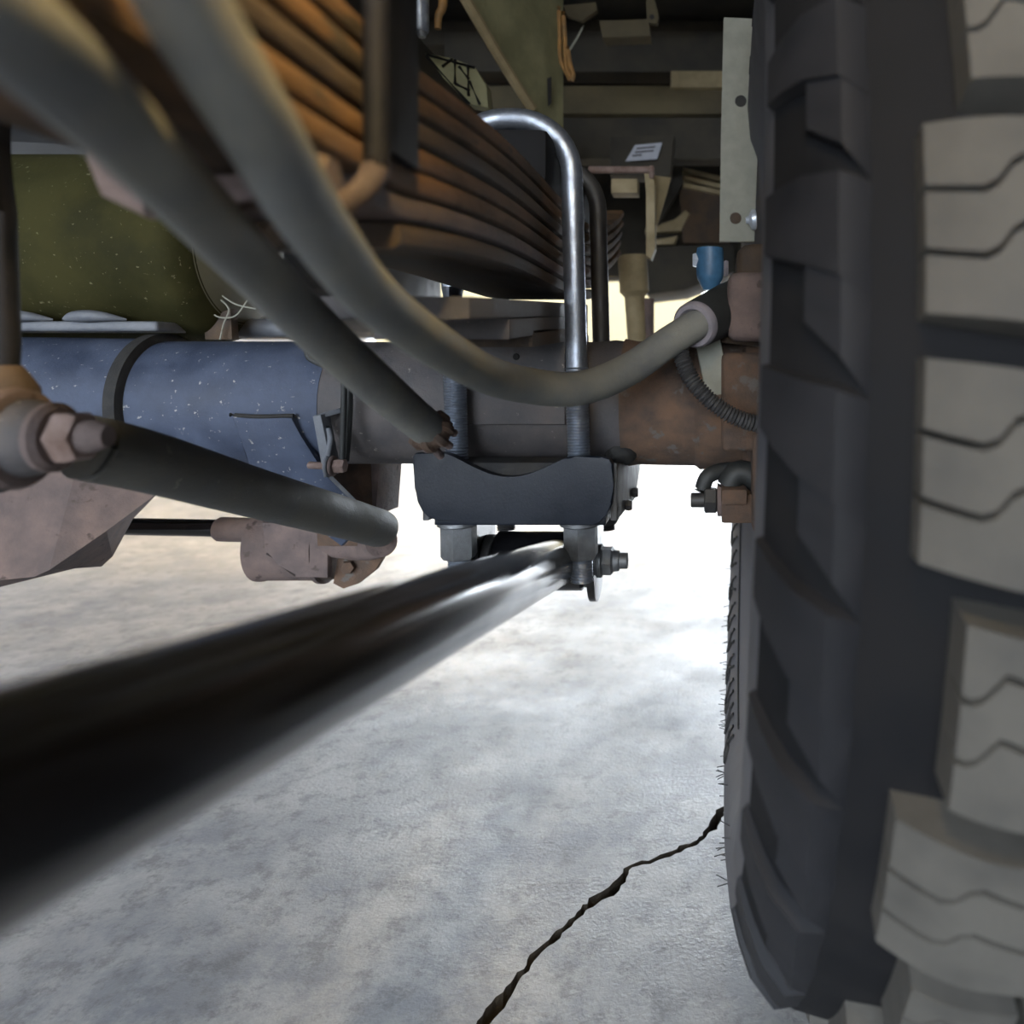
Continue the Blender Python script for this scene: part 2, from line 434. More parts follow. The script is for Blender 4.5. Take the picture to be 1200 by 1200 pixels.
# spring perch block on the axle
def build_perch():
    t = thing('spring_perch', 'grey steel spring seat block between leaf spring and axle tube', 'spring seat', (-0.15, 0.65, AZ + 0.03))
    xl, xr = -0.190, -0.1135
    bm = bmesh.new()
    prism(bm, [(xl, 0.592, H - 0.045), (xr, 0.592, H - 0.045), (xr, 0.592, H + 0.029), (xl, 0.592, H + 0.029)], (0, 0.115, 0), 0.003)
    finish('seat_block', bm, 'axle_dusty', t)
    cyl('pin_hole', P(605, 418, 0.5935), P(605, 418, 0.5905), 0.0026, 'weld_black', t, 16)
    # stepped plates reaching forward under the spring
    def slab(name, y0, z0, y1, z1, th, m, xa=xl, xb=xr):
        pts = [(xb, y0, z0), (xb, y1, z1), (xb, y1, z1 + th), (xb, y0, z0 + th)]
        finish(name, prism(bmesh.new(), pts, (xa - xb, 0, 0), 0.0015), m, t)
    slab('seat_plate', 0.36, H + 0.0225, 0.70, H + 0.0465, 0.0105, 'axle_dusty')
    slab('seat_plate', 0.43, H + 0.0155, 0.70, H + 0.036, 0.0115, 'axle_dusty')
    slab('seat_plate', 0.485, H + 0.0125, 0.70, H + 0.026, 0.012, 'leaf_dark')
    return t
build_perch()

# ------------------------------------------------------------------ leaf spring
SX0, SX1 = -0.190, -0.1145
def spring_z(y):
    z = H + 0.0575
    if y > 0.62: z += 0.52 * (y - 0.62) ** 2
    if y < 0.50: z -= 0.30 * (0.50 - max(y, 0.283)) ** 2
    return z
def build_spring():
    t = thing('leaf_spring', 'rusty stack of steel spring leaves clamped above the axle', 'leaf spring', (-0.15, 0.62, H + 0.067))
    th = 0.0104
    for i in range(7):
        y0 = [0.283, 0.255][i] if i < 2 else -0.25 - 0.03 * i
        y1 = [0.74, 0.80, 0.955, 0.965, 0.975, 0.985, 0.995, 1.005, 1.015, 1.03, 1.05, 1.07][i]
        n = 44
        bm = bmesh.new(); rings = []
        w0, w1 = SX0 + random.uniform(-0.0008, 0.0008), SX1 + random.uniform(-0.001, 0.0008)
        e = 0.003; g = 0.0004
        for k in range(n + 1):
            y = y0 + (y1 - y0) * k / n
            z = spring_z(y) + th * i
            sec = [(w0 + e * .3, z + e), (w0 + e, z + g), (w1 - e, z + g), (w1 - e * .3, z + e * .6), (w1, z + th * .5), (w1 - e * .3, z + th - e * .6), (w1 - e, z + th - g), (w0 + e, z + th - g), (w0 + e * .3, z + th - e)]
            rings.append([bm.verts.new((x, y, zz)) for x, zz in sec])
        m = len(rings[0])
        for k in range(n):
            for j in range(m):
                bm.faces.new((rings[k][j], rings[k][(j + 1) % m], rings[k + 1][(j + 1) % m], rings[k + 1][j]))
        bm.faces.new(rings[0][::-1]); bm.faces.new(rings[-1])
        finish('spring_leaf', bm, 'rust_orange' if i in (2, 3, 5, 6) else ('rust_mauve' if i == 1 else 'leaf_dark'), t)
    finish('top_pad', bx(SX0 + 0.004, SX1 - 0.003, 0.545, 0.745, H + 0.131, H + 0.170, 0.006), 'void_rubber', t)['label'] = 'black pad on top of the spring leaves'
    return t
build_spring()

def build_front_clip():
    t = thing('spring_clip', 'black spring clip rod wrapped under the leaf stack, pale rust at its bend', 'spring clip', (-0.15, 0.25, H + 0.05))
    Y = 0.246
    xr, xl, zb = -0.1075, -0.1955, H + 0.0515
    r = 0.016
    pts = [Vector((xr, Y, H + 0.30)), Vector((xr, Y, H + 0.16)), Vector((xr, Y, zb + r))]
    for k in range(1, 9):
        a = k / 8 * PI / 2
        pts.append(Vector((xr - r + r * math.cos(a), Y, zb + r - r * math.sin(a))))
    up = pts
    i0 = 2
    finish('rod', sweep(bmesh.new(), up[:i0 + 2], 0.0042, 18), 'rod_black', t)
    tail = [up[i0 + 1] + (up[i0] - up[i0 + 1]) * 0.5] + up[i0 + 1:] + [up[-1] + Vector((-0.006, 0, 0))]
    finish('rod', sweep(bmesh.new(), [up[-1] + Vector((-0.006, 0, 0)), Vector((xl + r, Y, zb)), Vector((xl + 0.004, Y, zb + 0.006)), Vector((xl, Y, zb + r)), Vector((xl, Y, H + 0.2))], 0.0043, 18), 'rust_pale', t)
    finish('rod_bend', sweep(bmesh.new(), tail, 0.0043, 18), 'rust_clip', t)
    finish('strap', bx(-0.1145, -0.1100, 0.258, 0.288, H + 0.074, H + 0.34, 0.001), 'rod_black', t)
    finish('strap_nut', hexnut(bmesh.new(), P(366, 205, 0.215), (1, 0, 0), 0.006, 0.0058), 'rust_clip', t)
build_front_clip()

# ------------------------------------------------------------------ u-bolts
def ubolt(Y, label, m_top, m_thr, zlow, nutm):
    t = thing('u_bolt', label, 'u-bolt', (-0.15, Y, H - 0.1), 'u-bolts over the leaf spring')
    R = 0.0081
    xr_t, xr_b, xl_t, xl_b = -0.1062, -0.0983, -0.1985, -0.1905
    ztop = H + 0.187; r = 0.042
    lerp = lambda a, b, z: a + (b - a) * ((H + 0.145 - z) / 0.315)
    pts = [Vector((lerp(xl_t, xl_b, H - 0.03), Y, H - 0.03)), Vector((lerp(xl_t, xl_b, H + 0.06), Y, H + 0.06)), Vector((xl_t, Y, ztop - r))]
    for k in range(1, 10):
        a = k / 9 * PI / 2
        pts.append(Vector((xl_t + r - r * math.cos(a), Y, ztop - r + r * math.sin(a))))
    for k in range(0, 10):
        a = k / 9 * PI / 2
        pts.append(Vector((xr_t - r + r * math.sin(a), Y, ztop - r + r * math.cos(a))))
    for z in (0.10, 0.06, 0.02, -0.03):
        pts.append(Vector((lerp(xr_t, xr_b, H + z), Y, H + z)))
    finish('rod', sweep(bmesh.new(), pts, R, 24), m_top, t)
    for xt, xb, zz in ((xl_t, xl_b, zlow), (xr_t, xr_b, zlow)):
        a = Vector((lerp(xt, xb, H - 0.0), Y, H - 0.0)); b = Vector((lerp(xt, xb, zz), Y, zz))
        finish('thread', threads(bmesh.new(), a, b - a, (b - a).length, R + 0.0006), m_thr, t)
        zn = H - 0.1165
        c = Vector((lerp(xt, xb, zn), Y, zn))
        bm = bmesh.new()
        hexnut(bm, c, (0.02, 0, -1), 0.028, 0.0135, 0.0026, 0.0155)
        finish('nut', bm, nutm, t)
    return t
ubolt(0.580, 'bright zinc u-bolt nearest the camera, looped over the leaf spring into black bracket', 'zinc', 'zinc', H - 0.162, 'dull_zinc')
ubolt(0.712, 'black u-bolt behind the bright one, on the far side of the axle', 'black_steel', 'black_steel', H - 0.150, 'black_steel')

# ------------------------------------------------------------------ axle bracket of the traction bar
def build_bracket():
    t = thing('axle_bracket', 'black powder-coated saddle bracket clamped under the axle by u-bolts', 'bracket', (-0.145, 0.62, H - 0.12))
    Y = 0.552
    sad = [(522 + (668 - 522) * k / 20, 531.5 + 4 * k / 20 + 25.5 * math.sin(PI * k / 20) ** 1.25) for k in range(21)]
    px = [(483, 536), (487, 531), (518, 530.5)] + sad + [(674, 535), (704, 535), (714, 538), (718, 545),
          (719, 570), (717, 590), (711, 604), (702, 613), (692, 616), (640, 614), (560, 612), (512, 610), (503, 607), (495, 600), (489, 588), (486, 572)]
    pts = [P(x, y, Y) for x, y in px]
    finish('front_plate', prism(bmesh.new(), pts, (0, 0.009, 0), 0.0012, 3), 'powder_black', t, angle=25)
    # side plates (gussets running back past the axle)
    for xs in (-0.0745, -0.2115):
        q = [(xs, 0.560, H - 0.070), (xs, 0.735, H - 0.092), (xs, 0.735, H - 0.098), (xs, 0.69, H - 0.118), (xs, 0.56, H - 0.112)]
        finish('side_plate', prism(bmesh.new(), q, (0.005, 0, 0), 0.0008), 'black_steel', t)
    finish('base_plate', bx(-0.2030, -0.0780, 0.560, 0.735, H - 0.1155, H - 0.1095, 0.001), 'powder_black', t)
    # rear flange under the axle, seen in the gap below the front plate
    finish('rear_flange', bx(-0.186, -0.092, 0.700, 0.708, H - 0.124, H - 0.1150, 0.001), 'powder_black', t)
    finish('saddle', bx(-0.205, -0.080, 0.563, 0.715, H - 0.1095, H - 0.0830, 0.001), 'powder_black', t)
    finish('saddle_lip', bx(-0.205, -0.080, 0.5615, 0.598, H - 0.0835, H - 0.070, 0.001), 'weld_black', t)
    # clevis cheeks
    def cheek(xs, th):
        q = [(xs, 0.605, H - 0.12)]
        cY, cZ, r = 0.625, H - 0.163, 0.027
        q = [(xs, cY + r, H - 0.121), (xs, cY - r, H - 0.121)]
        for k in range(0, 13):
            a = PI + k / 12 * PI
            q.append((xs, cY + r * math.cos(a), cZ + r * math.sin(a)))
        finish('clevis_cheek', prism(bmesh.new(), q, (th, 0, 0), 0.0008), 'gloss_black', t)
    cheek(-0.190, 0.006)
    cheek(-0.0985, 0.006)
    for yy, dz in ((0.665, -0.1085), (0.615, -0.1105)):
        finish('bolt_head', hexnut(bmesh.new(), (-0.0695, yy, H + dz), (1, 0, 0), 0.005, 0.0048), 'black_steel', t)
    return t
build_bracket()

def build_bar():
    t = thing('traction_bar', 'gloss black round traction bar running from bracket towards the lower left', 'traction bar', (-0.12, 0.6, H - 0.15))
    a = Vector((-0.1126, 0.0, H - 0.0489)); d = Vector((-0.0178, 1.0, -0.174))
    p0, p1 = a + d * (-0.9), a + d * 0.603
    l = (p1 - p0).length
    bm = bmesh.new()
    lathe(bm, p0, p1 - p0, [(0, 0.0183), (l - 0.02, 0.0183), (l, 0.0180)], 64)
    finish('bar_tube', bm, 'gloss_black', t)
    c = a + d * 0.625
    cyl('pivot_sleeve', (-0.176, c.y, c.z), (-0.1035, c.y, c.z), 0.0235, 'gloss_black', t, 48, 0.002)
    for x0, x1 in ((-0.184, -0.177), (-0.1035, -0.0990)):
        cyl('bushing', (x0, c.y, c.z), (x1, c.y, c.z), 0.021, 'rubber', t, 40)
    # pivot bolt with lock nut
    bm = bmesh.new()
    lathe(bm, (-0.1975, c.y, c.z), (1, 0, 0), [(0, 0.0065), (0.128, 0.0065), (0.1285, 0.006)], 24)
    b = finish('pivot_bolt', bm, 'dull_zinc', t)
    bm = bmesh.new()
    hexnut(bm, (-0.0925, c.y, c.z), (1, 0, 0), 0.012, 0.0118, 0.0015, 0.0135)
    lathe(bm, (-0.0805, c.y, c.z), (1, 0, 0), [(0, 0.0088), (0.0045, 0.0082), (0.005, 0.0065)], 24)
    finish('lock_nut', bm, 'dull_zinc', b)
    finish('bolt_head', hexnut(bmesh.new(), (-0.192, c.y, c.z), (-1, 0, 0), 0.008, 0.011), 'dull_zinc', b)
build_bar()

# ------------------------------------------------------------------ sway bar, bushing and bracket
def build_sway():
    t = thing('sway_bar', 'dusty anti-roll bar with a thick arm angling towards the rusty end bolt', 'sway bar', P(300, 618, 0.72))
    yb = 0.72
    finish('bar', sweep(bmesh.new(), [P(-60, 615, yb), P(150, 617, yb), P(258, 619, yb)], 0.0080, 24), 'gloss_black', t)
    bm = bmesh.new()
    a, b = P(253, 620, yb), P(330, 622, yb)
    l = (b - a).length
    lathe(bm, a, b - a, [(0, 0.006), (0.001, 0.0095), (0.004, 0.0113), (l, 0.0113)], 28)
    finish('sleeve', bm, 'rust_mauve', t)
    finish('bar', sweep(bmesh.new(), crom([P(320, 622, yb), P(400, 636, 0.71), P(432, 638, 0.695), P(447, 634, 0.675)], 6), 0.0140, 24), 'rust_mauve', t)
    pts = crom([P(100, 524, 0.37), P(180, 543, 0.405), P(300, 578, 0.50), P(400, 606, 0.60), P(444, 619, 0.655)], 8)
    bm = bmesh.new()
    # arm with a rounded end
    dirv = (pts[-1] - pts[-2]).normalized()
    base = list(pts)
    n0 = len(base)
    R = 0.0158
    ext = [base[-1] + dirv * (R * s) for s in (0.3, 0.6, 0.8, 0.92, 1.0)]
    path = base + ext
    L = [0]
    for i in range(1, len(path)): L.append(L[-1] + (path[i] - path[i - 1]).length)
    tot = L[-1]
    def rad(u):
        s = (u * tot - L[n0 - 1]) / R
        if s <= 0: return R
        return R * math.sqrt(max(0.02, 1 - min(s, 1.0) ** 2))
    finish('arm', sweep(bm, path, rad, 28), 'arm_paint', t)
build_sway()

def build_end_link():
    c = P(40, 513, 0.33)
    t = thing('end_link', 'rusty end link bolt with wide washers below a black upright rod', 'end link', c)
    ax = Vector((1, 0, 0.02))
    def disc(name, t0, prof, m, seg=40):
        finish(name, lathe(bmesh.new(), c + ax * t0, ax, prof, seg), m, t)
    disc('bushing', -0.055, [(0, 0.016), (0.02, 0.0235), (0.040, 0.0235), (0.044, 0.020)], 'rubber')
    disc('washer', -0.0105, [(0, 0.016), (0.001, 0.0215), (0.004, 0.0222), (0.0065, 0.0205), (0.0075, 0.0165)], 'rust_mauve')
    disc('bushing', -0.003, [(0, 0.0168), (0.006, 0.0158), (0.010, 0.013)], 'axle_dusty')
    disc('washer', 0.0055, [(0, 0.0135), (0.0015, 0.0152), (0.004, 0.0150), (0.006, 0.0125)], 'rust_mauve')
    finish('nut', hexnut(bmesh.new(), c + ax * 0.011, ax, 0.011, 0.0118, 0.003), 'rust_pale', t)
    disc('stud', 0.020, [(0, 0.0072), (0.006, 0.0072), (0.0085, 0.0062), (0.012, 0.0045)], 'rust_mauve', 24)
    finish('link_rod', sweep(bmesh.new(), [P(-2, 90, 0.335), P(2, 250, 0.335), P(7, 400, 0.335), P(4, 470, 0.335)], 0.0053, 18), 'rod_black', t)
    bm = bmesh.new()
    lathe(bm, P(4, 428, 0.335), (0, 0, -1), [(0, 0.0062), (0.004, 0.009), (0.010, 0.0125), (0.02, 0.014)], 24)
    finish('rod_collar', bm, 'leaf_dark', t)
build_end_link()

def build_sway_mount():
    t = thing('sway_bar_mount', 'rusty plate bracket welded under the axle holding the round bar clamp', 'bracket', P(360, 600, 0.68))
    # upper welded gusset, front plate
    Y = 0.588
    q = [P(272, 487, Y), P(342, 490, Y), P(352, 510, 0.594), P(380, 556, 0.612), P(432, 606, 0.65), P(400, 640, 0.66), P(345, 600, 0.64), P(300, 570, 0.62), P(287, 530, 0.60)]
    finish('gusset', prism(bmesh.new(), q, (0.0, 0.007, 0.0), 0.0006), 'axle_paint', t)
    finish('shadow_line', sweep(bmesh.new(), crom([P(270, 486, 0.5895), P(300, 488, 0.5885), P(344, 487, 0.589)], 5), 0.0016, 10), 'weld_black', t)  # dark strip painting in the shadow along the gusset's top edge
    # brown rear panel and its flange
    q = [P(384, 540, 0.68), P(434, 540, 0.68), P(437, 600, 0.68), P(440, 640, 0.68), P(372, 640, 0.68), P(368, 580, 0.68)]
    finish('panel', prism(bmesh.new(), q, (0, 0.006, 0), 0.0006), 'rust_brown', t)
    q = [P(434, 540, 0.68), P(445, 540, 0.68), P(440, 605, 0.68), P(437, 606, 0.68)]
    finish('flange', prism(bmesh.new(), q, (0.002, 0.045, 0), 0.0005), 'rust_mauve', t)
    # round clamp around the bar
    c = P(306, 638, 0.735)
    bm = bmesh.new()
    l = P(385, 638, 0.735).x - c.x
    lathe(bm, c, (1, 0, 0), [(0, 0.030), (0.001, 0.0345), (0.006, 0.0345), (0.008, 0.0335), (l - 0.006, 0.0335), (l - 0.004, 0.0365), (l, 0.0365)], 40)
    finish('clamp', bm, 'rust_mauve', t)
    bm = bmesh.new()
    lathe(bm, c + Vector((l, 0, 0)), (1, 0, 0), [(0, 0.0335), (0.010, 0.032), (0.012, 0.024)], 40)
    finish('bushing', bm, 'rust_brown', t)
    q = [P(306, 612, 0.70), P(384, 612, 0.70), P(384, 678, 0.70), P(345, 677, 0.70), P(330, 660, 0.70), P(310, 650, 0.70)]
    finish('clamp_face', prism(bmesh.new(), q, (0, 0.01, 0), 0.003), 'rust_mauve', t)
    q = [P(398, 640, 0.715), P(456, 641, 0.715), P(440, 668, 0.715), P(420, 684, 0.715), P(402, 690, 0.715), P(390, 684, 0.715)]
    finish('tail_plate', prism(bmesh.new(), q, (0, 0.008, 0), 0.0008), 'rust_brown', t)
    finish('clamp_bolt', hexnut(bmesh.new(), P(408, 664, 0.713), (0.3, -1, 0), 0.006, 0.0065), 'rust_brown', t)
build_sway_mount()

def build_line_clip():
    t = thing('line_clip', 'small grey line clip plate with a bolt on the axle tube', 'clip', P(388, 540, 0.585))
    q = [P(366, 488, 0.575), P(376, 486, 0.575), P(390, 556, 0.575), P(379, 560, 0.575)]
    finish('clip_plate', prism(bmesh.new(), q, (0.0, 0.014, 0), 0.0008), 'blue_grey', t)
    q = [P(368, 487, 0.575), P(398, 478, 0.590), P(400, 484, 0.590), P(370, 492, 0.575)]
    finish('clip_plate', prism(bmesh.new(), q, (0, 0.012, 0.001), 0.0005), 'blue_grey', t)
    finish('clip_strap', sweep(bmesh.new(), crom([P(384, 500, 0.58), P(387, 515, 0.578), P(384, 535, 0.576), P(386, 552, 0.576)], 6), 0.0022, 12), 'blue_grey', t)
    c = P(382, 546, 0.577)
    for k, (a, b, r, m) in enumerate(((0.001, 0.0035, 0.0085, 'blue_grey'), (0.004, 0.0065, 0.0078, 'rust_mauve'))):
        cyl('washer', c + Vector((a, 0, 0)), c + Vector((b, 0, 0)), r, m, t, 28)
    finish('bolt_head', hexnut(bmesh.new(), c + Vector((0.0065, 0, 0)), (1, 0, 0), 0.008, 0.0055, 0.001), 'rust_pale', t)
    cyl('bolt_shank', P(361, 545, 0.577), c, 0.0028, 'rust_pale', t, 16)
build_line_clip()
o = finish('brake_line', sweep(bmesh.new(), crom([P(362, 350, 0.575), P(361, 398, 0.573), P(361, 417, 0.572), P(372, 425, 0.572), P(392, 433, 0.573), P(400, 440, 0.574), P(403, 455, 0.575), P(402, 500, 0.578), P(401, 540, 0.580)], 8), 0.0022, 12), 'boot_rubber')
tag(o, 'thin dark brake line bent down the front of the axle to the line clip', 'brake line')
o = finish('brake_line', sweep(bmesh.new(), crom([P(408, 430, 0.585), P(409, 450, 0.585), P(410, 480, 0.585), P(406, 540, 0.588)], 8), 0.0022, 12), 'boot_rubber')
tag(o, 'second thin black line just right of the bent brake line', 'brake line')

# ------------------------------------------------------------------ rusty housing, lower left
def build_housing():
    t = thing('differential_housing', 'mauve rusty cast housing bulging below the axle at the lower left', 'housing', P(60, 650, 0.6))
    Yf = 0.575
    f = [P(-190, 560, Yf), P(90, 548, Yf + .01), P(195, 560, Yf + .03), P(186, 577, Yf + .03), P(125, 622, Yf + .015), P(58, 668, Yf), P(40, 676, Yf), P(0, 680, Yf), P(-90, 676, Yf), P(-190, 640, Yf)]
    g = [P(-190, 545, .70), P(90, 530, .70), P(190, 545, .70), P(186, 577, .665), P(152, 612, .665), P(132, 652, .665), P(119, 664, .66), P(104, 662, .655), P(0, 688, .66), P(-90, 676, .66), P(-190, 640, .68)]
    bm = bmesh.new()
    a = [bm.verts.new(p) for p in f]; b = [bm.verts.new(p) for p in g]
    bm.faces.new(a)
    bm.faces.new(b[::-1])
    # strips between the two outlines (a: 10, b: 11)
    pairs = [(0, 0), (1, 1), (2, 2), (3, 3), (4, 5), (5, 6), (6, 7), (7, 8), (8, 9), (9, 10)]
    for k in range(len(pairs)):
        i0, j0 = pairs[k]; i1, j1 = pairs[(k + 1) % len(pairs)]
        vs = [a[i0]]
        j = j0
        chain = [b[j]]
        while j != j1:
            j = (j + 1) % len(b); chain.append(b[j])
        vs = [a[i1], a[i0]] + chain
        bm.faces.new(vs)
    bmesh.ops.triangulate(bm, faces=bm.faces[:])
    finish('casting', bm, 'rust_mauve', t, angle=25)
build_housing()

# ------------------------------------------------------------------ big dusty canister above the axle
def build_canister():
    Y = 0.69; Rc = 0.083
    c = P(302, 293, Y)
    t = thing('dusty_tank', 'large dusty olive tank with domed end above the left axle tube', 'tank', c - Vector((0.15, 0, Rc)))
    bm = bmesh.new()
    dome = lambda a: (0.034 * (1 - math.cos(a)), Rc * math.sin(a))
    lathe(bm, c, (-1, 0, 0), [dome(math.radians(52 + 38 * k / 8)) for k in range(9)] + [(0.5, Rc)], 64)
    finish('shell', bm, 'olive_paint', t)
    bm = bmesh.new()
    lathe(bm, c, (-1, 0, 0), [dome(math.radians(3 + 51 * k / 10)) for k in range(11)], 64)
    finish('end_cap', bm, 'olive_lit', t)['label'] = 'domed end cap, warm reflection painted in as lighter olive'
    # crimped seam along the underside, blue light from below painted into its colour
    bm = bmesh.new()
    zb = c.z - Rc
    box(bm, (c.x - 0.275, Y - 0.050, zb + 0.011), (0.47, 0.040, 0.008), None, 0.003, 3)
    seam = finish('seam', bm, 'blue_grey', t)
    for k in range(6):
        bm = bmesh.new()
        p = Vector((c.x - 0.095 - 0.060 * k, Y - 0.068, zb + 0.0165))
        sweep(bm, crom([p + Vector((-0.026, 0.004, 0)), p + Vector((-0.013, -0.003, 0.002)), p + Vector((0, -0.005, 0.0025)), p + Vector((0.013, -0.003, 0.002)), p + Vector((0.026, 0.004, 0))], 4), lambda u: 0.0008 + 0.004 * math.sin(PI * u), 12)
        finish('seam_crimp', bm, 'blue_grey', seam)
build_canister()

# ------------------------------------------------------------------ parking brake cables
def build_cables():
    A = crom([P(-230, -160, 0.095), P(-80, -40, 0.108), P(50, 66, 0.130), P(178, 188, 0.185), P(290, 305, 0.265), P(390, 404, 0.355), P(468, 474, 0.44), P(500, 501, 0.475)], 10)
    t = thing('brake_cable', 'thick grey cable ending in a splined tip above the black bracket', 'cable', A[-1], 'thick brake cables')
    finish('sheath', sweep(bmesh.new(), A, lambda u: 0.0078 + 0.0032 * min(1, u * 1.25), 28), 'cable_sheath', t)
    # splined ferrule
    d = (A[-1] - A[-3]).normalized()
    d, a, b = frame_of(d)
    bm = bmesh.new(); rings = []
    for s, rr in ((-0.004, 0.0095), (0.0, 0.0125), (0.008, 0.0128), (0.013, 0.0105), (0.014, 0.006)):
        ring = []
        for k in range(48):
            an = 2 * PI * k / 48
            r = rr * (1.0 + (0.10 if (k // 3) % 2 == 0 else -0.06))
            ring.append(bm.verts.new(A[-1] + d * s + (a * math.cos(an) + b * math.sin(an)) * r))
        rings.append(ring)
    for i in range(len(rings) - 1):
        for k in range(48):
            bm.faces.new((rings[i][k], rings[i][(k + 1) % 48], rings[i + 1][(k + 1) % 48], rings[i + 1][k]))
    bm.faces.new(rings[0][::-1]); bm.faces.new(rings[-1])
    tip = finish('splined_tip', bm, 'rust_brown', t)
    for k in range(7):
        an = 2 * PI * k / 7 + 0.3
        q = A[-1] + d * 0.010 + (a * math.cos(an) + b * math.sin(an)) * 0.0085
        cyl('wire_strand', q, q + d * (0.009 + 0.003 * (k % 3)) + (a * math.cos(an) + b * math.sin(an)) * 0.002, 0.0026, 'rust_mauve', tip, 10)
    B = crom([P(100, -230, 0.125), P(160, -110, 0.132), P(222, 15, 0.146), P(300, 145, 0.170), P(374, 268, 0.212), P(455, 364, 0.285), P(560, 434, 0.395), P(620, 452, 0.45), P(680, 455, 0.49), P(735, 434, 0.525), P(785, 400, 0.548), P(822, 377, 0.562)], 10)
    t = thing('brake_cable', 'thick grey cable sagging in a curve into the black rubber boot by the wheel', 'cable', B[-1], 'thick brake cables')
    finish('sheath', sweep(bmesh.new(), B, lambda u: 0.0080 + 0.0032 * min(1, u * 1.2), 28), 'cable_sheath', t)
build_cables()

def build_boot():
    p0, p1 = P(812, 382, 0.557), P(872, 352, 0.64)
    t = thing('cable_boot', 'black rubber boot with pale ring where the thick cable meets the wheel', 'boot', p0)
    d = (p1 - p0); l = d.length
    finish('boot_body', lathe(bmesh.new(), p0 + d * 0.04, d, [(0, 0.0148), (0.004, 0.0175), (l * .6, 0.0200), (l * .9, 0.0205), (l, 0.017)], 36), 'boot_rubber', t)
    bm = bmesh.new()
    lathe(bm, p0, d, [(0.004, 0.0100), (0, 0.0125), (0.0, 0.0155), (0.002, 0.0170), (0.006, 0.0172)], 36, cap=False)
    finish('boot_ring', bm, 'grey_ring', t)
build_boot()

def build_loom():
    pts = crom([P(797, 396, 0.556), P(799, 418, 0.553), P(812, 447, 0.548), P(838, 474, 0.546), P(870, 492, 0.548), P(915, 503, 0.555)], 40)
    n = len(pts)
    bm = bmesh.new()
    k = [0]
    cnt = n
    def rad(u):
        return 0.0056 + 0.0009 * math.sin(u * 2 * PI * 42)
    sweep(bm, pts, rad, 16)
    o = finish('wiring_loom', bm, 'rubber', None, angle=80)
    tag(o, 'black corrugated wiring loom curving from the cable boot down to the tire', 'loom')
build_loom()

# ------------------------------------------------------------------ hub side castings
def build_knuckle():
    t = thing('hub_casting', 'rusty brown hub casting with lugs between axle end and tire', 'hub', P(870, 450, 0.6))
    finish('upper_lug', box(bmesh.new(), P(893, 362, 0.60), (0.055, 0.06, 0.052), None, 0.010, 3), 'rust_mauve', t)
    finish('upper_lug', box(bmesh.new(), P(890, 318, 0.64), (0.040, 0.06, 0.040), None, 0.014, 3), 'leaf_dark', t)
    finish('web', box(bmesh.new(), P(865, 398, 0.625), (0.06, 0.05, 0.010), Matrix.Rotation(0.12, 3, 'Y'), 0.002), 'leaf_dark', t)
    finish('cheek', box(bmesh.new(), P(836, 432, 0.605), (0.020, 0.03, 0.045), Matrix.Rotation(-0.2, 3, 'Y'), 0.003), 'galv_plate', t)
    finish('cheek', box(bmesh.new(), P(880, 470, 0.595), (0.046, 0.035, 0.075), None, 0.006, 3), 'rust_brown', t)
    finish('cheek', box(bmesh.new(), P(893, 560, 0.60), (0.018, 0.05, 0.075), None, 0.004), 'rust_brown', t)
    # lower slide block
    finish('lower_block', box(bmesh.new(), P(873, 592, 0.60), (0.037, 0.03, 0.0225), None, 0.002), 'rust_brown', t)
    finish('lower_block', box(bmesh.new(), P(860, 579, 0.592), (0.020, 0.03, 0.012), None, 0.003), 'rust_brown', t)
    c = P(847, 586, 0.60)
    finish('bolt_flange', lathe(bmesh.new(), c, (-1, 0, 0), [(0, 0.0125), (0.004, 0.0125), (0.0045, 0.010)], 24), 'rust_mauve', t)
    finish('bolt_head', hexnut(bmesh.new(), c + Vector((-0.0045, 0, 0)), (-1, 0, 0), 0.010, 0.0105, 0.001), 'black_steel', t)
    cyl('bolt_tip', c + Vector((-0.014, 0, 0)), c + Vector((-0.025, 0, 0)), 0.0058, 'black_steel', t, 20)
    bm = bmesh.new()
    sweep(bm, crom([P(822, 576, 0.605), P(830, 558, 0.605), P(850, 551, 0.61), P(866, 552, 0.61)], 6), 0.0062, 16)
    finish('rubber_guard', bm, 'boot_rubber', t)
    bm = bmesh.new()
    sweep(bm, crom([P(852, 573, 0.60), P(862, 556, 0.60), P(876, 555, 0.60), P(890, 566, 0.60)], 6), 0.0095, 16)
    finish('rubber_guard', bm, 'boot_rubber', t)
build_knuckle()

def build_bleeder():
    t = thing('blue_fitting', 'blue-capped fitting standing behind the black cable boot', 'fitting', P(832, 335, 0.66))
    finish('fitting_body', lathe(bmesh.new(), P(832, 340, 0.66), (0, 0, 1), [(0, 0.006), (0.010, 0.0115), (0.014, 0.0122), (0.032, 0.0122), (0.036, 0.0115)], 10), 'blue_cap', t)
    finish('fitting_cap', lathe(bmesh.new(), P(831, 305, 0.66), (0, 0, 1), [(0, 0.0095), (0.010, 0.0095), (0.012, 0.007)], 6), 'weld_black', t)
    finish('side_nut', hexnut(bmesh.new(), P(820, 305, 0.66), (-1, 0, 0), 0.006, 0.0065), 'bright_pin', t)
    finish('side_nut', hexnut(bmesh.new(), P(848, 315, 0.66), (1, 0, 0), 0.004, 0.008), 'grey_ring', t)
build_bleeder()

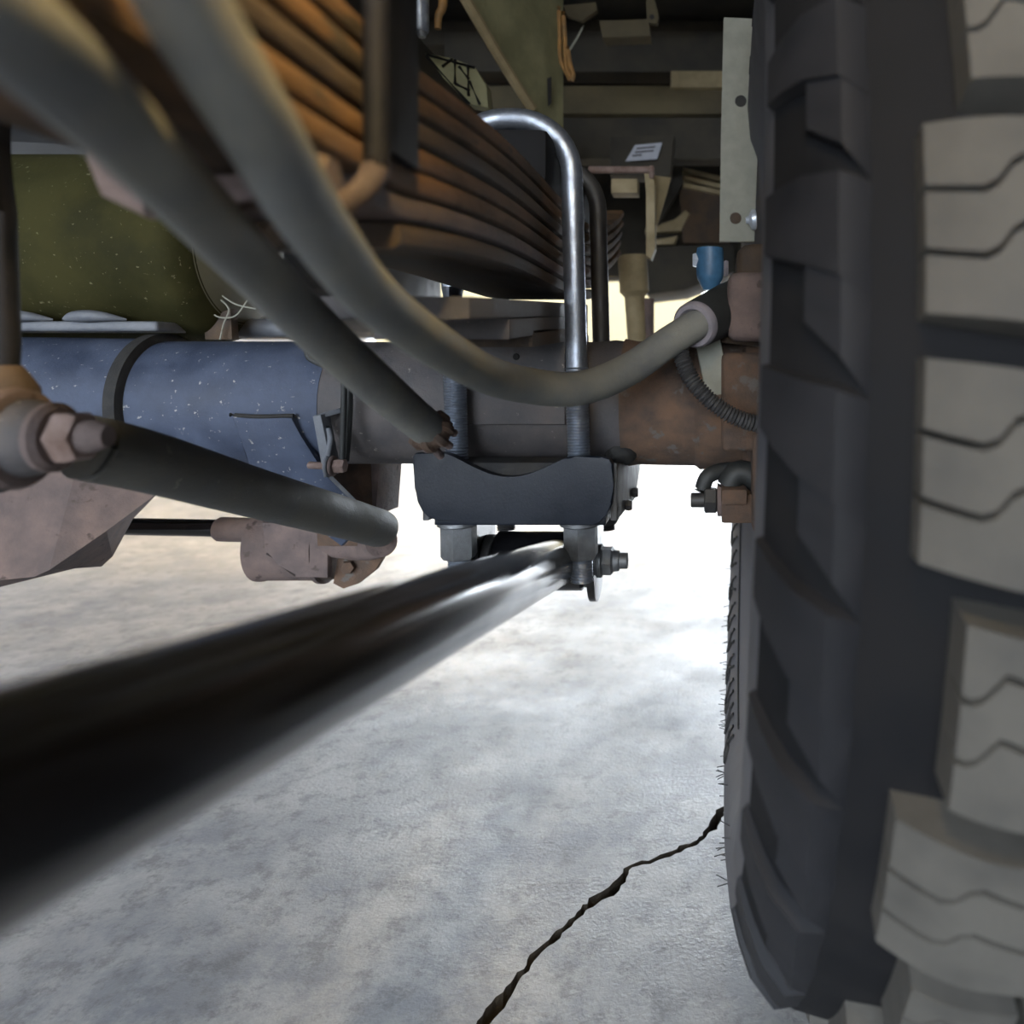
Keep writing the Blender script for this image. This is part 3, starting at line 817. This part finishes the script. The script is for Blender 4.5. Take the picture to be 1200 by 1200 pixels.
# ------------------------------------------------------------------ tire
TX0 = 0.021           # inner bulge of the sidewall
TR = 0.420
TC = Vector((0.003, AY, TR + 0.006))
TROT = Matrix.Rotation(math.radians(-1.0), 4, 'Z') @ Matrix.Rotation(math.radians(1.9), 4, 'Y')
def tire_pt(x, r, ang):
    """ang 0 = towards camera, positive downwards; returns world point"""
    v = Vector((x, -r * math.cos(ang), -r * math.sin(ang)))
    if True:
        low = max(0.0, -v.z / TR - 0.45)
        if r < 0.405: v.x -= 0.010 * low * min(1, max(0, (r - 0.24) / 0.08)) * (1 if x < 0.17 else -1)
    return TC + (TROT @ v)
def crown(x):
    w = 0.30
    d = min(x - TX0, TX0 + w - x)
    d = max(0, d)
    if d > 0.085: return TR
    if d < 0.028: return 0.392
    u = (d - 0.028) / 0.057
    return 0.392 + 0.028 * math.sin(u * PI / 2) ** 0.9
def build_tire():
    t = thing('tire', 'large dusty black off-road tire with chunky tread filling the right side', 'tire', TC - Vector((-0.17, 0, TR)))
    half = [(0.062, 0.225), (0.048, 0.232), (0.040, 0.25), (0.018, 0.275), (0.004, 0.305), (0.0, 0.333), (0.003, 0.352), (0.0085, 0.366), (0.015, 0.378), (0.025, 0.388), (0.036, 0.394), (0.050, 0.397), (0.08, 0.400), (0.12, 0.402)]
    prof = [(TX0 + a, r) for a, r in half] + [(TX0 + 0.30 - a, r) for a, r in half[::-1]]
    S = 200
    def revolve(sub):
        bm = bmesh.new()
        rings = [[bm.verts.new(tire_pt(x, r, 2 * PI * k / S)) for x, r in sub] for k in range(S)]
        for k in range(S):
            A_, B_ = rings[k], rings[(k + 1) % S]
            for j in range(len(sub) - 1):
                bm.faces.new((A_[j], A_[j + 1], B_[j + 1], B_[j]))
        return bm
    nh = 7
    sidewall = finish('sidewall', revolve(prof[:nh]), 'lit_rubber', t, angle=60)
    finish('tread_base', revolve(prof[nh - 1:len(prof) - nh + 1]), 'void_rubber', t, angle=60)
    finish('sidewall', revolve(prof[len(prof) - nh:]), 'lit_rubber', t, angle=60)
    # rim and wheel disc
    bm = bmesh.new()
    lathe(bm, TC + TROT @ Vector((TX0 + 0.045, 0, 0)), TROT @ Vector((1, 0, 0)), [(0, 0.235), (0.012, 0.226), (0.03, 0.205), (0.18, 0.20), (0.20, 0.226), (0.21, 0.235)], 64, cap=False)
    finish('wheel_rim', bm, 'black_steel', t)
    bm = bmesh.new()
    lathe(bm, TC + TROT @ Vector((TX0 + 0.13, 0, 0)), TROT @ Vector((1, 0, 0)), [(0, 0.05), (0.0, 0.12), (0.03, 0.20), (0.035, 0.20), (0.01, 0.05)], 48)
    finish('wheel_disc', bm, 'black_steel', t)
    # ----- tread blocks: shared meshes, one object per block
    NB = 33; PITCH = 2 * PI / NB
    def surf(x, ang, dr=0.0):
        r = crown(x) + dr
        return Vector((x, -r * math.cos(ang), -r * math.sin(ang)))
    def block_mesh(name, xs, cuts, skew, depth=0.020):
        """cuts: list of (a0,a1) angular strips (fractions of the pitch); the gaps between them are the sipes"""
        bm = bmesh.new()
        for (a0, a1, zig0, zig1) in cuts:
            n = len(xs)
            top0, top1, bot0, bot1 = [], [], [], []
            for i, x in enumerate(xs):
                sk = skew(x)
                z0 = zig0(x); z1 = zig1(x)
                A0 = (a0 + z0 + sk) * PITCH; A1 = (a1 + z1 + sk) * PITCH
                top0.append(bm.verts.new(surf(x, A0))); top1.append(bm.verts.new(surf(x, A1)))
                bot0.append(bm.verts.new(surf(x, A0 - 0.004 , -depth))); bot1.append(bm.verts.new(surf(x, A1 + 0.004, -depth)))
            for i in range(n - 1):
                bm.faces.new((top0[i], top0[i + 1], top1[i + 1], top1[i]))
                bm.faces.new((top0[i], bot0[i], bot0[i + 1], top0[i + 1]))
                bm.faces.new((top1[i], top1[i + 1], bot1[i + 1], bot1[i]))
            bm.faces.new((top0[0], top1[0], bot1[0], bot0[0])); bm.faces.new((top0[-1], bot0[-1], bot1[-1], top1[-1]))
        bmesh.ops.recalc_face_normals(bm, faces=bm.faces)
        me = bpy.data.meshes.new(name); bm.to_mesh(me); bm.free()
        me.materials.append(MATS['tread_rubber'])
        return me
    flat = lambda x: 0.0
    def zz(x):      # stepped zigzag sipe
        u = (x - TX0 - 0.045) / 0.05
        if u < 0.45: return 0.02 * math.sin(u * 4)
        if u < 0.58: return -0.13 * (u - 0.45) / 0.13
        return -0.13 + 0.16 * (u - 0.58)
    def mk(xs, off, long):
        g = 0.016
        sk = (lambda x: 0.10 * ((x - TX0 - 0.06) / 0.06) if x < TX0 + 0.15 else -0.10 * ((x - TX0 - 0.24) / 0.06))
        return block_mesh('tread_block', xs, [(-0.41, -0.12 - g, flat, zz), (-0.12 + g, 0.15 - g, zz, zz), (0.15 + g, 0.41, zz, flat)], sk)
    def lin(a, b, n): return [a + (b - a) * i / (n - 1) for i in range(n)]
    rows = []
    rows.append((mk(lin(TX0 + 0.048, TX0 + 0.100, 14), 0, 0), mk(lin(TX0 + 0.062, TX0 + 0.100, 14), 0, 0), 0.0))
    sk0 = lambda x: 0.3 * (x - TX0 - 0.15) / 0.05
    g = 0.02
    cm = lambda a, b: block_mesh('tread_block', lin(TX0 + a, TX0 + b, 6), [(-0.40, -g, flat, flat), (g, 0.40, flat, flat)], sk0)
    c1 = cm(0.108, 0.146); c2 = cm(0.154, 0.192)
    rows.append((c1, c1, 0.5)); rows.append((c2, c2, 0.15))
    def mirror(me):
        m2 = me.copy()
        for v in m2.vertices: v.co.x = 2 * (TX0 + 0.15) - v.co.x
        m2.flip_normals()
        return m2
    a, b, _ = rows[0]
    rows.append((mirror(a), mirror(b), 0.4))
    for (m1, m2, off) in rows:
        for k in range(NB):
            o = bpy.data.objects.new('tread_block', m1 if k % 2 == 0 else m2)
            C.objects.link(o)
            ang = (k + off) * PITCH + math.radians(0.6)
            o.parent = t
            o.matrix_parent_inverse = Matrix.Translation(-wloc(t))
            o.matrix_basis = Matrix.Translation(TC) @ TROT @ Matrix.Rotation(ang, 4, 'X')
    # ----- shoulder lugs running down onto the sidewall
    def lug_mesh(length, w, dr):
        bm = bmesh.new()
        path = [(0.034, 0.3930), (0.026, 0.392), (0.014, 0.381), (0.0065, 0.366), (0.0015, 0.351)]
        n = max(3, int(len(path) * length))
        path = path[:n]
        top, bot = [], []
        for i, (dx, r) in enumerate(path):
            u = i / (n - 1)
            off = -0.28 * u * PITCH
            hw = w * (1 - 0.35 * u) * PITCH
            lift = dr * (1 - 0.6 * u) * (0.0 if i == 0 else 1.0)
            for s in (-1, 1):
                ang = off + s * hw
                top.append(bm.verts.new((TX0 + dx - lift * 0.8, -(r + lift * .6) * math.cos(ang), -(r + lift * .6) * math.sin(ang))))
                bot.append(bm.verts.new((TX0 + dx + 0.006, -(r - .006) * math.cos(ang + s * .006), -(r - .006) * math.sin(ang + s * .006))))
        for i in range(n - 1):
            bm.faces.new((top[2 * i], top[2 * i + 1], top[2 * i + 3], top[2 * i + 2]))
            bm.faces.new((top[2 * i], top[2 * i + 2], bot[2 * i + 2], bot[2 * i]))
            bm.faces.new((top[2 * i + 1], bot[2 * i + 1], bot[2 * i + 3], top[2 * i + 3]))
        bm.faces.new((top[0], bot[0], bot[1], top[1])); bm.faces.new((top[-2], top[-1], bot[-1], bot[-2]))
        bmesh.ops.recalc_face_normals(bm, faces=bm.faces)
        me = bpy.data.meshes.new('shoulder_lug'); bm.to_mesh(me); bm.free()
        for p in me.polygons: p.use_smooth = True
        me.set_sharp_from_angle(angle=math.radians(42))
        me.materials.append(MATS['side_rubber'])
        return me
    L1, L2 = lug_mesh(1.0, 0.27, 0.005), lug_mesh(0.62, 0.22, 0.004)
    for k in range(NB * 2):
        o = bpy.data.objects.new('shoulder_lug', L1 if k % 2 == 0 else L2)
        C.objects.link(o)
        ang = (k * 0.5 + 0.02) * PITCH + math.radians(0.6)
        o.parent = t
        o.matrix_parent_inverse = Matrix.Translation(-wloc(t))
        o.matrix_basis = Matrix.Translation(TC) @ TROT @ Matrix.Rotation(ang, 4, 'X')
    # ----- raised strokes of the sidewall lettering, on the far half
    def stroke(pts, w=0.0016, h=0.0012):
        bm = bmesh.new()
        def xo(r):   # sidewall offset at radius r
            for (a0, r0), (a1, r1) in zip(half[:-1], half[1:]):
                if r0 <= r <= r1: return TX0 + a0 + (a1 - a0) * (r - r0) / (r1 - r0)
            return TX0
        path = []
        for (r0, a0), (r1, a1) in zip(pts[:-1], pts[1:]):
            for i in range(5):
                u = i / 5; r = r0 + (r1 - r0) * u; a = a0 + (a1 - a0) * u
                path.append(tire_pt(xo(r) - h * .4, r, math.radians(a)))
        r, a = pts[-1]; path.append(tire_pt(xo(r) - h * .4, r, math.radians(a)))
        sweep(bm, path, w, 6)
        return bm
    glyphs = []
    a = 148.0
    for k in range(9):
        lo, hi = 0.300, 0.327
        s = [[(lo, a), (hi, a)], [(hi, a), (hi, a - 2.6)], [(lo, a - 3), (hi, a - 3)]] if k % 3 == 0 else ([[(lo, a), (hi, a - 1.5), (lo, a - 3)], ] if k % 3 == 1 else [[(lo, a), (hi, a), (hi, a - 2.4), (.313, a - 2.4), (.313, a)], [(.313, a - 1.2), (lo, a - 3)]])
        for q in s:
            finish('sidewall_letter_stroke', stroke(q), 'weld_black', sidewall)
        a -= 6.2
    for r, a0, a1 in ((0.345, 95, 160), (0.292, 95, 160)):
        finish('sidewall_rib', stroke([(r, a0 + (a1 - a0) * i / 8) for i in range(9)], 0.0010), 'weld_black', sidewall)
    # ----- rubber vent hairs
    bm = bmesh.new()
    for k in range(46):
        ang = math.radians(random.uniform(62, 150)); r = random.choice([0.334, 0.338, 0.352, 0.318])
        p = tire_pt(TX0 + 0.005, r, ang)
        d = Vector((-1, random.uniform(-.5, .5), random.uniform(-.35, .35))).normalized()
        lathe(bm, p, d, [(0, 0.0005), (random.uniform(0.008, 0.013), 0.00035)], 5)
    h = finish('vent_hairs', bm, 'rubber', sidewall); h['kind'] = 'stuff'
build_tire()

# ------------------------------------------------------------------ frame and background underbody
def build_frame():
    t = thing('frame_rail', 'olive painted truck frame plate rising behind the u-bolt', 'frame rail', P(640, 170, 0.95))
    q = [P(500, -75, 0.80), P(660, -75, 1.0), P(660, 178, 1.0), P(640, 178, 0.97), P(622, 128, 0.93), P(575, 50, 0.87), P(546, 0, 0.83)]
    finish('web', prism(bmesh.new(), q, (-0.002, 0.008, 0)), 'frame_olive', t)
    bm = bmesh.new()
    path = [P(500, -80, 0.79), P(546, 0, 0.82), P(576, 52, 0.86), P(604, 98, 0.90), P(624, 128, 0.925)]
    sweep(bm, crom(path, 5), 0.0062, 8)
    finish('flange', bm, 'beige_metal', t)['label'] = 'pale rolled edge of the frame plate'
    finish('slot', prism(bmesh.new(), [P(641, 92, 0.962), P(646, 90, 0.966), P(646, 120, 0.966), P(642, 124, 0.962)], (0, 0.002, 0)), 'weld_black', t)
build_frame()

def simple(name, bm, m, label, cat, group=None):
    return tag(finish(name, bm, m), label, cat, group)

def build_plate():
    t = thing('hanger_plate', 'flat grey upright steel strip with two bolt holes beside the tire', 'plate', P(868, 285, 0.80))
    Y = 0.80
    q = [P(848, 20, Y), P(893, 22, Y), P(889, 150, Y), P(884, 283, Y), P(843, 283, Y), P(845, 150, Y)]
    strip = finish('strip', prism(bmesh.new(), q, (0, 0.006, 0), 0.0006), 'galv_plate', t)
    for (px, py, pm) in ((868, 119, 0), (862, 256, 1)):
        finish('bolt_hole', lathe(bmesh.new(), P(px, py, Y + 0.001), (0, -1, 0), [(0, 0.006), (0.002, 0.006), (0.0022, 0.005)], 24), 'weld_black' if pm == 0 else 'leaf_dark', strip)
        bm = bmesh.new()
        lathe(bm, P(879 if pm == 0 else 874, py + 2, Y - 0.004), (1, 0, 0.05), [(0, 0.003), (0.003, 0.004), (0.006, 0.010), (0.010, 0.0105), (0.011, 0.008)], 20)
        finish('pin', bm, 'bright_pin', t)['label'] = 'bright push pin'
build_plate()

def build_rear_clip():
    Y = 0.965
    t = thing('rebound_clip', 'beige lit clip bracket with a cross bolt around the far spring leaves', 'spring clip', P(760, 300, Y))
    q = [P(754, 195, Y), P(762, 195, Y), P(767, 215, Y), P(768, 290, Y), P(763, 304, Y), P(757, 300, Y), P(757, 225, Y)]
    finish('strap', prism(bmesh.new(), q, (0, 0.022, 0), 0.001), 'beige_metal', t)
    q = [P(763, 205, Y + .03), P(786, 208, Y + .05), P(782, 225, Y + .05), P(768, 270, Y + .03)]
    finish('wing', prism(bmesh.new(), q, (0, 0.004, 0)), 'beige_metal', t)
    cyl('cross_bolt', P(690, 199, Y), P(762, 199, Y), 0.0045, 'rust_pale', t, 16)
    finish('bolt_head', hexnut(bmesh.new(), P(761, 202, Y), (1, 0, 0), 0.006, 0.009), 'rust_pale', t)
    finish('spacer', prism(bmesh.new(), [P(716, 209, Y), P(747, 209, Y), P(747, 226, Y), P(716, 226, Y)], (0, 0.03, 0), 0.002), 'beige_metal', t)
build_rear_clip()

def build_shock():
    t = thing('shock_absorber', 'pale shock absorber body standing behind the black u-bolt', 'shock', P(743, 395, 1.05))
    a, b = P(741, 300, 1.05), P(748, 420, 1.05)
    l = (b - a).length
    finish('shock_tube', lathe(bmesh.new(), a, b - a, [(0, 0.020), (l * .35, 0.020), (l * .40, 0.014), (l, 0.013)], 28), 'beige_metal', t)
    finish('shock_sleeve', lathe(bmesh.new(), P(758, 350, 1.055), (0, 0, -1), [(0, .010), (.08, .010)], 20), 'rust_mauve', t)
build_shock()

def build_hitch():
    t = thing('hitch_crossmember', 'dark cross member with pale top edge spanning behind the grey strip', 'cross member', P(760, 120, 1.35))
    Y = 1.35
    a, b = P(560, 86, Y), P(960, 83, Y)
    finish('beam', box(bmesh.new(), (P(770, 60, Y) + Vector((0, .03, 0))), (0.75, 0.06, 0.072), None, 0.004), 'frame_dark', t)
    finish('pale_edge', box(bmesh.new(), P(830, 95, Y - 0.01), (0.13, 0.02, 0.029), None, 0.002), 'beige_metal', t)
    finish('lower_beam', box(bmesh.new(), P(760, 120, Y + 0.01), (0.72, 0.03, 0.050), None, 0.004), 'olive_brown', t)
    finish('lower_beam', box(bmesh.new(), P(760, 165, Y + 0.04), (0.72, 0.05, 0.080), None, 0.004), 'frame_dark', t)
build_hitch()

def build_bumper():
    t = thing('rear_bumper_bracket', 'pale ribbed rail and dark bracket low behind the grey strip', 'bracket', P(800, 250, 1.5))
    Y = 1.5
    for k, (y0, y1) in enumerate(((196, 208), (205, 217), (214, 224))):
        q = [P(800, y0, Y), P(850, y1, Y), P(850, y1 + 5, Y), P(800, y0 + 5, Y)]
        finish('rail_rib', prism(bmesh.new(), q, (0, 0.03, 0)), 'beige_metal', t)
    finish('rail_plate', prism(bmesh.new(), [P(796, 218, Y + .01), P(855, 226, Y + .01), P(855, 285, Y + .01), P(800, 285, Y + .01)], (0, 0.02, 0)), 'leaf_dark', t)
    finish('strut', prism(bmesh.new(), [P(782, 165, Y - .02), P(800, 165, Y - .02), P(800, 215, Y - .02), P(772, 262, Y - .02), P(762, 262, Y - .02)], (0, 0.02, 0)), 'frame_dark', t)
    finish('arm', prism(bmesh.new(), [P(756, 268, Y), P(790, 258, Y), P(803, 246, Y), P(808, 250, Y), P(798, 270, Y), P(756, 273, Y)], (0, 0.03, 0), 0.001), 'beige_metal', t)
    finish('arm', prism(bmesh.new(), [P(757, 282, Y), P(786, 278, Y), P(794, 276, Y), P(790, 286, Y), P(757, 287, Y)], (0, 0.03, 0), 0.001), 'beige_metal', t)
    finish('block', prism(bmesh.new(), [P(757, 290, Y), P(800, 288, Y), P(860, 286, Y), P(860, 318, Y), P(802, 340, Y), P(757, 345, Y)], (0, 0.2, 0), 0.001), 'frame_dark', t)
build_bumper()

def build_label():
    t = thing('sticker', 'small pale printed sticker on the dark part above the spring clip', 'sticker', P(755, 180, 1.2))
    Y = 1.2
    q = [P(744, 170, Y), P(776, 167, Y), P(770, 186, Y), P(733, 189, Y)]
    paper = finish('paper', prism(bmesh.new(), q, (0, 0.002, 0)), 'label_paper', t)
    for k, (x0, y0, x1, y1) in enumerate(((746, 174, 768, 172), (744, 178.5, 766, 176.5), (741, 182.5, 752, 181.5))):
        q = [P(x0, y0 - .9, Y - .0006), P(x1, y1 - .9, Y - .0006), P(x1, y1 + .9, Y - .0006), P(x0, y0 + .9, Y - .0006)]
        finish('print_line', prism(bmesh.new(), q, (0, 0.0004, 0)), 'label_ink', paper)
    q = [P(715, 160, Y + .01), P(790, 158, Y + .01), P(785, 205, Y + .01), P(715, 205, Y + .01)]
    simple('dark_module', prism(bmesh.new(), q, (0, 0.05, 0), 0.002), 'frame_dark', 'dark box carrying the small pale sticker', 'box')
build_label()

def build_details():
    # pipe and rusty hanger at the top
    t = thing('vent_pipe', 'short bright metal pipe hanging down at the top edge', 'pipe', P(492, 40, 0.8))
    finish('pipe_body', lathe(bmesh.new(), P(491, -60, 0.8), P(492, 38, 0.8) - P(491, -60, 0.8), [(0, 0.0095), (0.084, 0.0095), (0.087, 0.008)], 24), 'zinc', t)
    finish('pipe_tip', lathe(bmesh.new(), P(494, 38, 0.8), (0.1, 0, -1), [(0, 0.006), (0.005, 0.004)], 16), 'dull_zinc', t)
    simple('rusty_stud', sweep(bmesh.new(), crom([P(519, -40, 0.82), P(519, 5, 0.82), P(514, 18, 0.82), P(513, 34, 0.82)], 5), lambda u: 0.0065 - 0.003 * u, 14), 'cord_orange', 'orange rusty stud hanging next to the bright pipe', 'stud')
    # lattice plastic part
    t = thing('ribbed_cover', 'dark ribbed plastic cover with lattice ribs behind the leaf spring', 'cover', P(530, 100, 0.86))
    Y = 0.86
    q = [P(498, 62, Y), P(530, 68, Y), P(556, 78, Y), P(570, 100, Y), P(572, 126, Y), P(550, 122, Y), P(520, 92, Y)]
    body = finish('cover_body', prism(bmesh.new(), q, (0, 0.02, 0), 0.001), 'frame_olive', t)
    for a, b in (((500, 64), (556, 79)), ((500, 66), (550, 122)), ((533, 70), (533, 98)), ((518, 78), (530, 69)), ((548, 77), (549, 112)), ((534, 98), (550, 106)), ((538, 78), (549, 92)), ((550, 95), (562, 122))):
        bm = bmesh.new(); sweep(bm, [P(*a, Y - .003), P(*b, Y - .003)], 0.0017, 8)
        finish('cover_rib', bm, 'weld_black', body)
    # frayed orange wires
    t = thing('wire_bundle', 'orange-brown frayed wire bundle hanging at the frame edge', 'wires', P(662, 95, 0.98))
    for k, pts in enumerate(([(655, 8), (656, 40), (657, 70), (668, 94)], [(660, 14), (662, 45), (664, 80), (670, 92)], [(665, 55), (668, 75), (672, 88), (670, 95)], [(684, 30), (676, 45), (668, 58)])):
        finish('wire', sweep(bmesh.new(), crom([P(x, y, 0.985 - .004 * k) for x, y in pts], 6), 0.0028 if k < 3 else 0.0012, 10), 'cord_orange' if k < 3 else 'galv_plate', t)
    t = thing('cable_tray', 'olive bracket with small bolt hole at the top centre', 'bracket', P(740, 40, 1.1))
    Y = 1.1
    finish('tray', prism(bmesh.new(), [P(702, 24, Y), P(760, 22, Y), P(762, 42, Y), P(706, 44, Y)], (0, 0.03, 0), 0.001), 'olive_brown', t)
    finish('ear', prism(bmesh.new(), [P(757, -6, Y), P(766, -4, Y), P(772, 18, Y), P(770, 28, Y), P(758, 26, Y)], (0, 0.01, 0), 0.001), 'olive_brown', t)
    finish('ear_hole', lathe(bmesh.new(), P(764, 20, Y), (0, -1, 0), [(0, 0.0035), (0.001, 0.0035)], 14), 'weld_black', t)
    finish('strut', prism(bmesh.new(), [P(660, 6, Y), P(698, 2, Y), P(700, 12, Y), P(682, 24, Y), P(664, 18, Y)], (0, 0.01, 0), 0.001), 'olive_brown', t)
    simple('blue_clip', box(bmesh.new(), P(64, 128, 0.30), (0.016, 0.010, 0.014), Matrix.Rotation(0.5, 3, 'Y'), 0.004, 3), 'blue_grey', 'blurred blue-grey clip at the edge of the thick cable, upper left', 'clip')
    # grassy dry wires beside the tank
    t = thing('loose_wires', 'thin loose wires tangled between tank end and axle strap', 'wires', P(265, 385, 0.66))
    for pts in ([(252, 340), (275, 356), (300, 362)], [(255, 348), (268, 362), (262, 380), (258, 398)], [(246, 365), (258, 372), (276, 370), (290, 352)], [(232, 374), (240, 364), (250, 352)]):
        finish('wire', sweep(bmesh.new(), crom([P(x, y, 0.655) for x, y in pts], 6), 0.0007, 8), 'galv_plate', t)
    simple('mount_tab', prism(bmesh.new(), [P(238, 372, .66), P(270, 362, .66), P(272, 398, .66), P(240, 398, .66)], (0, .01, 0), .001), 'leaf_dark', 'small dark tab standing on the axle beside the tank', 'tab')
    simple('pale_shaft', lathe(bmesh.new(), P(270, 385, .70), P(345, 384, .70) - P(270, 385, .70), [(0, .0085), (.058, .0085)], 24), 'blue_grey', 'pale blue-grey shaft lying above the axle tube behind thick cable', 'shaft')
build_details()

# truck bed above (closes the view upward)
def build_bed():
    t = thing('truck_bed', 'dark ribbed underside of the truck bed overhead', 'truck bed', (-0.75, 0.6, H + 0.62))
    finish('bed_floor', bx(-1.9, 0.42, -0.55, 1.75, H + 0.62, H + 0.64), 'frame_dark', t)
    for k in range(9):
        finish('bed_rib', bx(-1.9, 0.42, -0.45 + k * 0.26, -0.38 + k * 0.26, H + 0.575, H + 0.62, 0.004), 'frame_dark', t)
    # outer side panel with wheel arch
    pts = [(-0.55, 0.15)]
    q = [Vector((0.40, -0.55, H + 0.05)), Vector((0.40, AY - 0.52, H + 0.05))]
    for k in range(0, 13):
        a = PI - k / 12 * PI
        q.append(Vector((0.40, AY + 0.52 * math.cos(a), H + 0.03 + 0.50 * math.sin(a))))
    q += [Vector((0.40, 1.75, H + 0.05)), Vector((0.40, 1.75, H + 0.95)), Vector((0.40, -0.55, H + 0.95))]
    finish('side_panel', prism(bmesh.new(), q, (0.02, 0, 0)), 'frame_dark', t)
build_bed()

def build_rear():
    t = thing('rear_bumper', 'dark rear bumper closing the view behind the axle', 'bumper', (-0.75, 1.72, H + 0.2))
    finish('bumper_face', bx(-1.8, 0.36, 1.76, 1.86, H + 0.205, H + 0.42, 0.012), 'frame_dark', t)
    finish('tailgate', bx(-1.8, 0.36, 1.77, 1.83, H + 0.40, H + 1.0, 0.006), 'frame_dark', t)
    t = thing('spare_tire', 'dark spare tire slung flat beneath the bed behind the axle', 'tire', (-0.85, 1.25, H + 0.08))
    bm = bmesh.new()
    lathe(bm, (-0.85, 1.25, H + 0.055), (0, 0, 1), [(0.03, 0.20), (0.005, 0.24), (0.0, 0.30), (0.02, 0.36), (0.05, 0.385), (0.20, 0.385), (0.23, 0.36), (0.25, 0.30), (0.245, 0.24), (0.22, 0.20)], 64)
    finish('tire_body', bm, 'rubber', t)
    bm = bmesh.new()
    lathe(bm, (-0.85, 1.25, H + 0.12), (0, 0, 1), [(0, 0.03), (0.005, 0.19), (0.03, 0.205), (0.2, 0.205)], 40)
    finish('wheel_disc', bm, 'black_steel', t)
    t = thing('inner_rail', 'long dark frame rail running back along the inside of the spring', 'frame rail', (-0.36, 0.6, H + 0.25))
    finish('rail_web', bx(-0.37, -0.36, -0.8, 1.70, H + 0.21, H + 0.40, 0.002), 'frame_dark', t)
    finish('rail_flange', bx(-0.44, -0.36, -0.8, 1.70, H + 0.205, H + 0.212, 0.002), 'frame_dark', t)
    finish('rail_flange', bx(-0.44, -0.36, -0.8, 1.70, H + 0.398, H + 0.405, 0.002), 'frame_dark', t)
build_rear()

# warm work lamp clipped under the bed, and the shop's unseen ceiling lamps, the warm pair added to warm the floor
def build_lamps():
    c = Vector((0.0, -0.03, H + 0.34))
    t = thing('work_lamp', 'round warm work lamp hung under the truck bed', 'lamp', c)
    d = (Vector((-0.13, 0.15, H + 0.11)) - c).normalized()
    finish('lamp_housing', lathe(bmesh.new(), c - d * 0.06, d, [(0, 0.02), (0.01, 0.035), (0.055, 0.05), (0.06, 0.05), (0.058, 0.046), (0.04, 0.03)], 32), 'black_steel', t)
    finish('lamp_lens', lathe(bmesh.new(), c - d * 0.012, d, [(0, 0.044), (0.002, 0.044)], 32), 'lamp_lens', t)
    cyl('lamp_hook', c + Vector((0, 0, 0.03)), c + Vector((0, 0, 0.12)), 0.004, 'black_steel', t, 10)
    l = bpy.data.lights.new('work_lamp_light', 'SPOT'); l.energy = 8.0; l.color = (1.0, 0.70, 0.28); l.shadow_soft_size = 0.04
    l.spot_size = math.radians(40); l.spot_blend = 0.8
    lo = bpy.data.objects.new('work_lamp_light', l); C.objects.link(lo)
    lo.location = c + d * 0.01; lo.rotation_euler = d.to_track_quat('-Z', 'Y').to_euler()
    for i, (x, y) in enumerate(((-2.6, -2.5), (2.6, -2.5), (-2.2, 2.7), (2.6, 3.5), (-2.4, 5.8))):
        r = thing('ceiling_lamp', 'unseen long white tube lamp on the workshop ceiling, ' + ('left' if x < 0 else 'right') + (' near the front door' if y < 0 else (' nearest the back door' if y > 5 else ' behind the truck')), 'lamp', (x, y, 4.1), 'ceiling lamps')
        finish('lamp_body', bx(x - .12, x + .12, y - .7, y + .7, 4.14, 4.2, .01), 'white_enamel', r)
        for dx in (-.06, .06):
            cyl('lamp_tube', (x + dx, y - .65, 4.11), (x + dx, y + .65, 4.11), 0.03 if i in (2, 4) else 0.018, 'warm_fill_tube' if i in (2, 4) else 'led_tube', r, 16)
build_lamps()
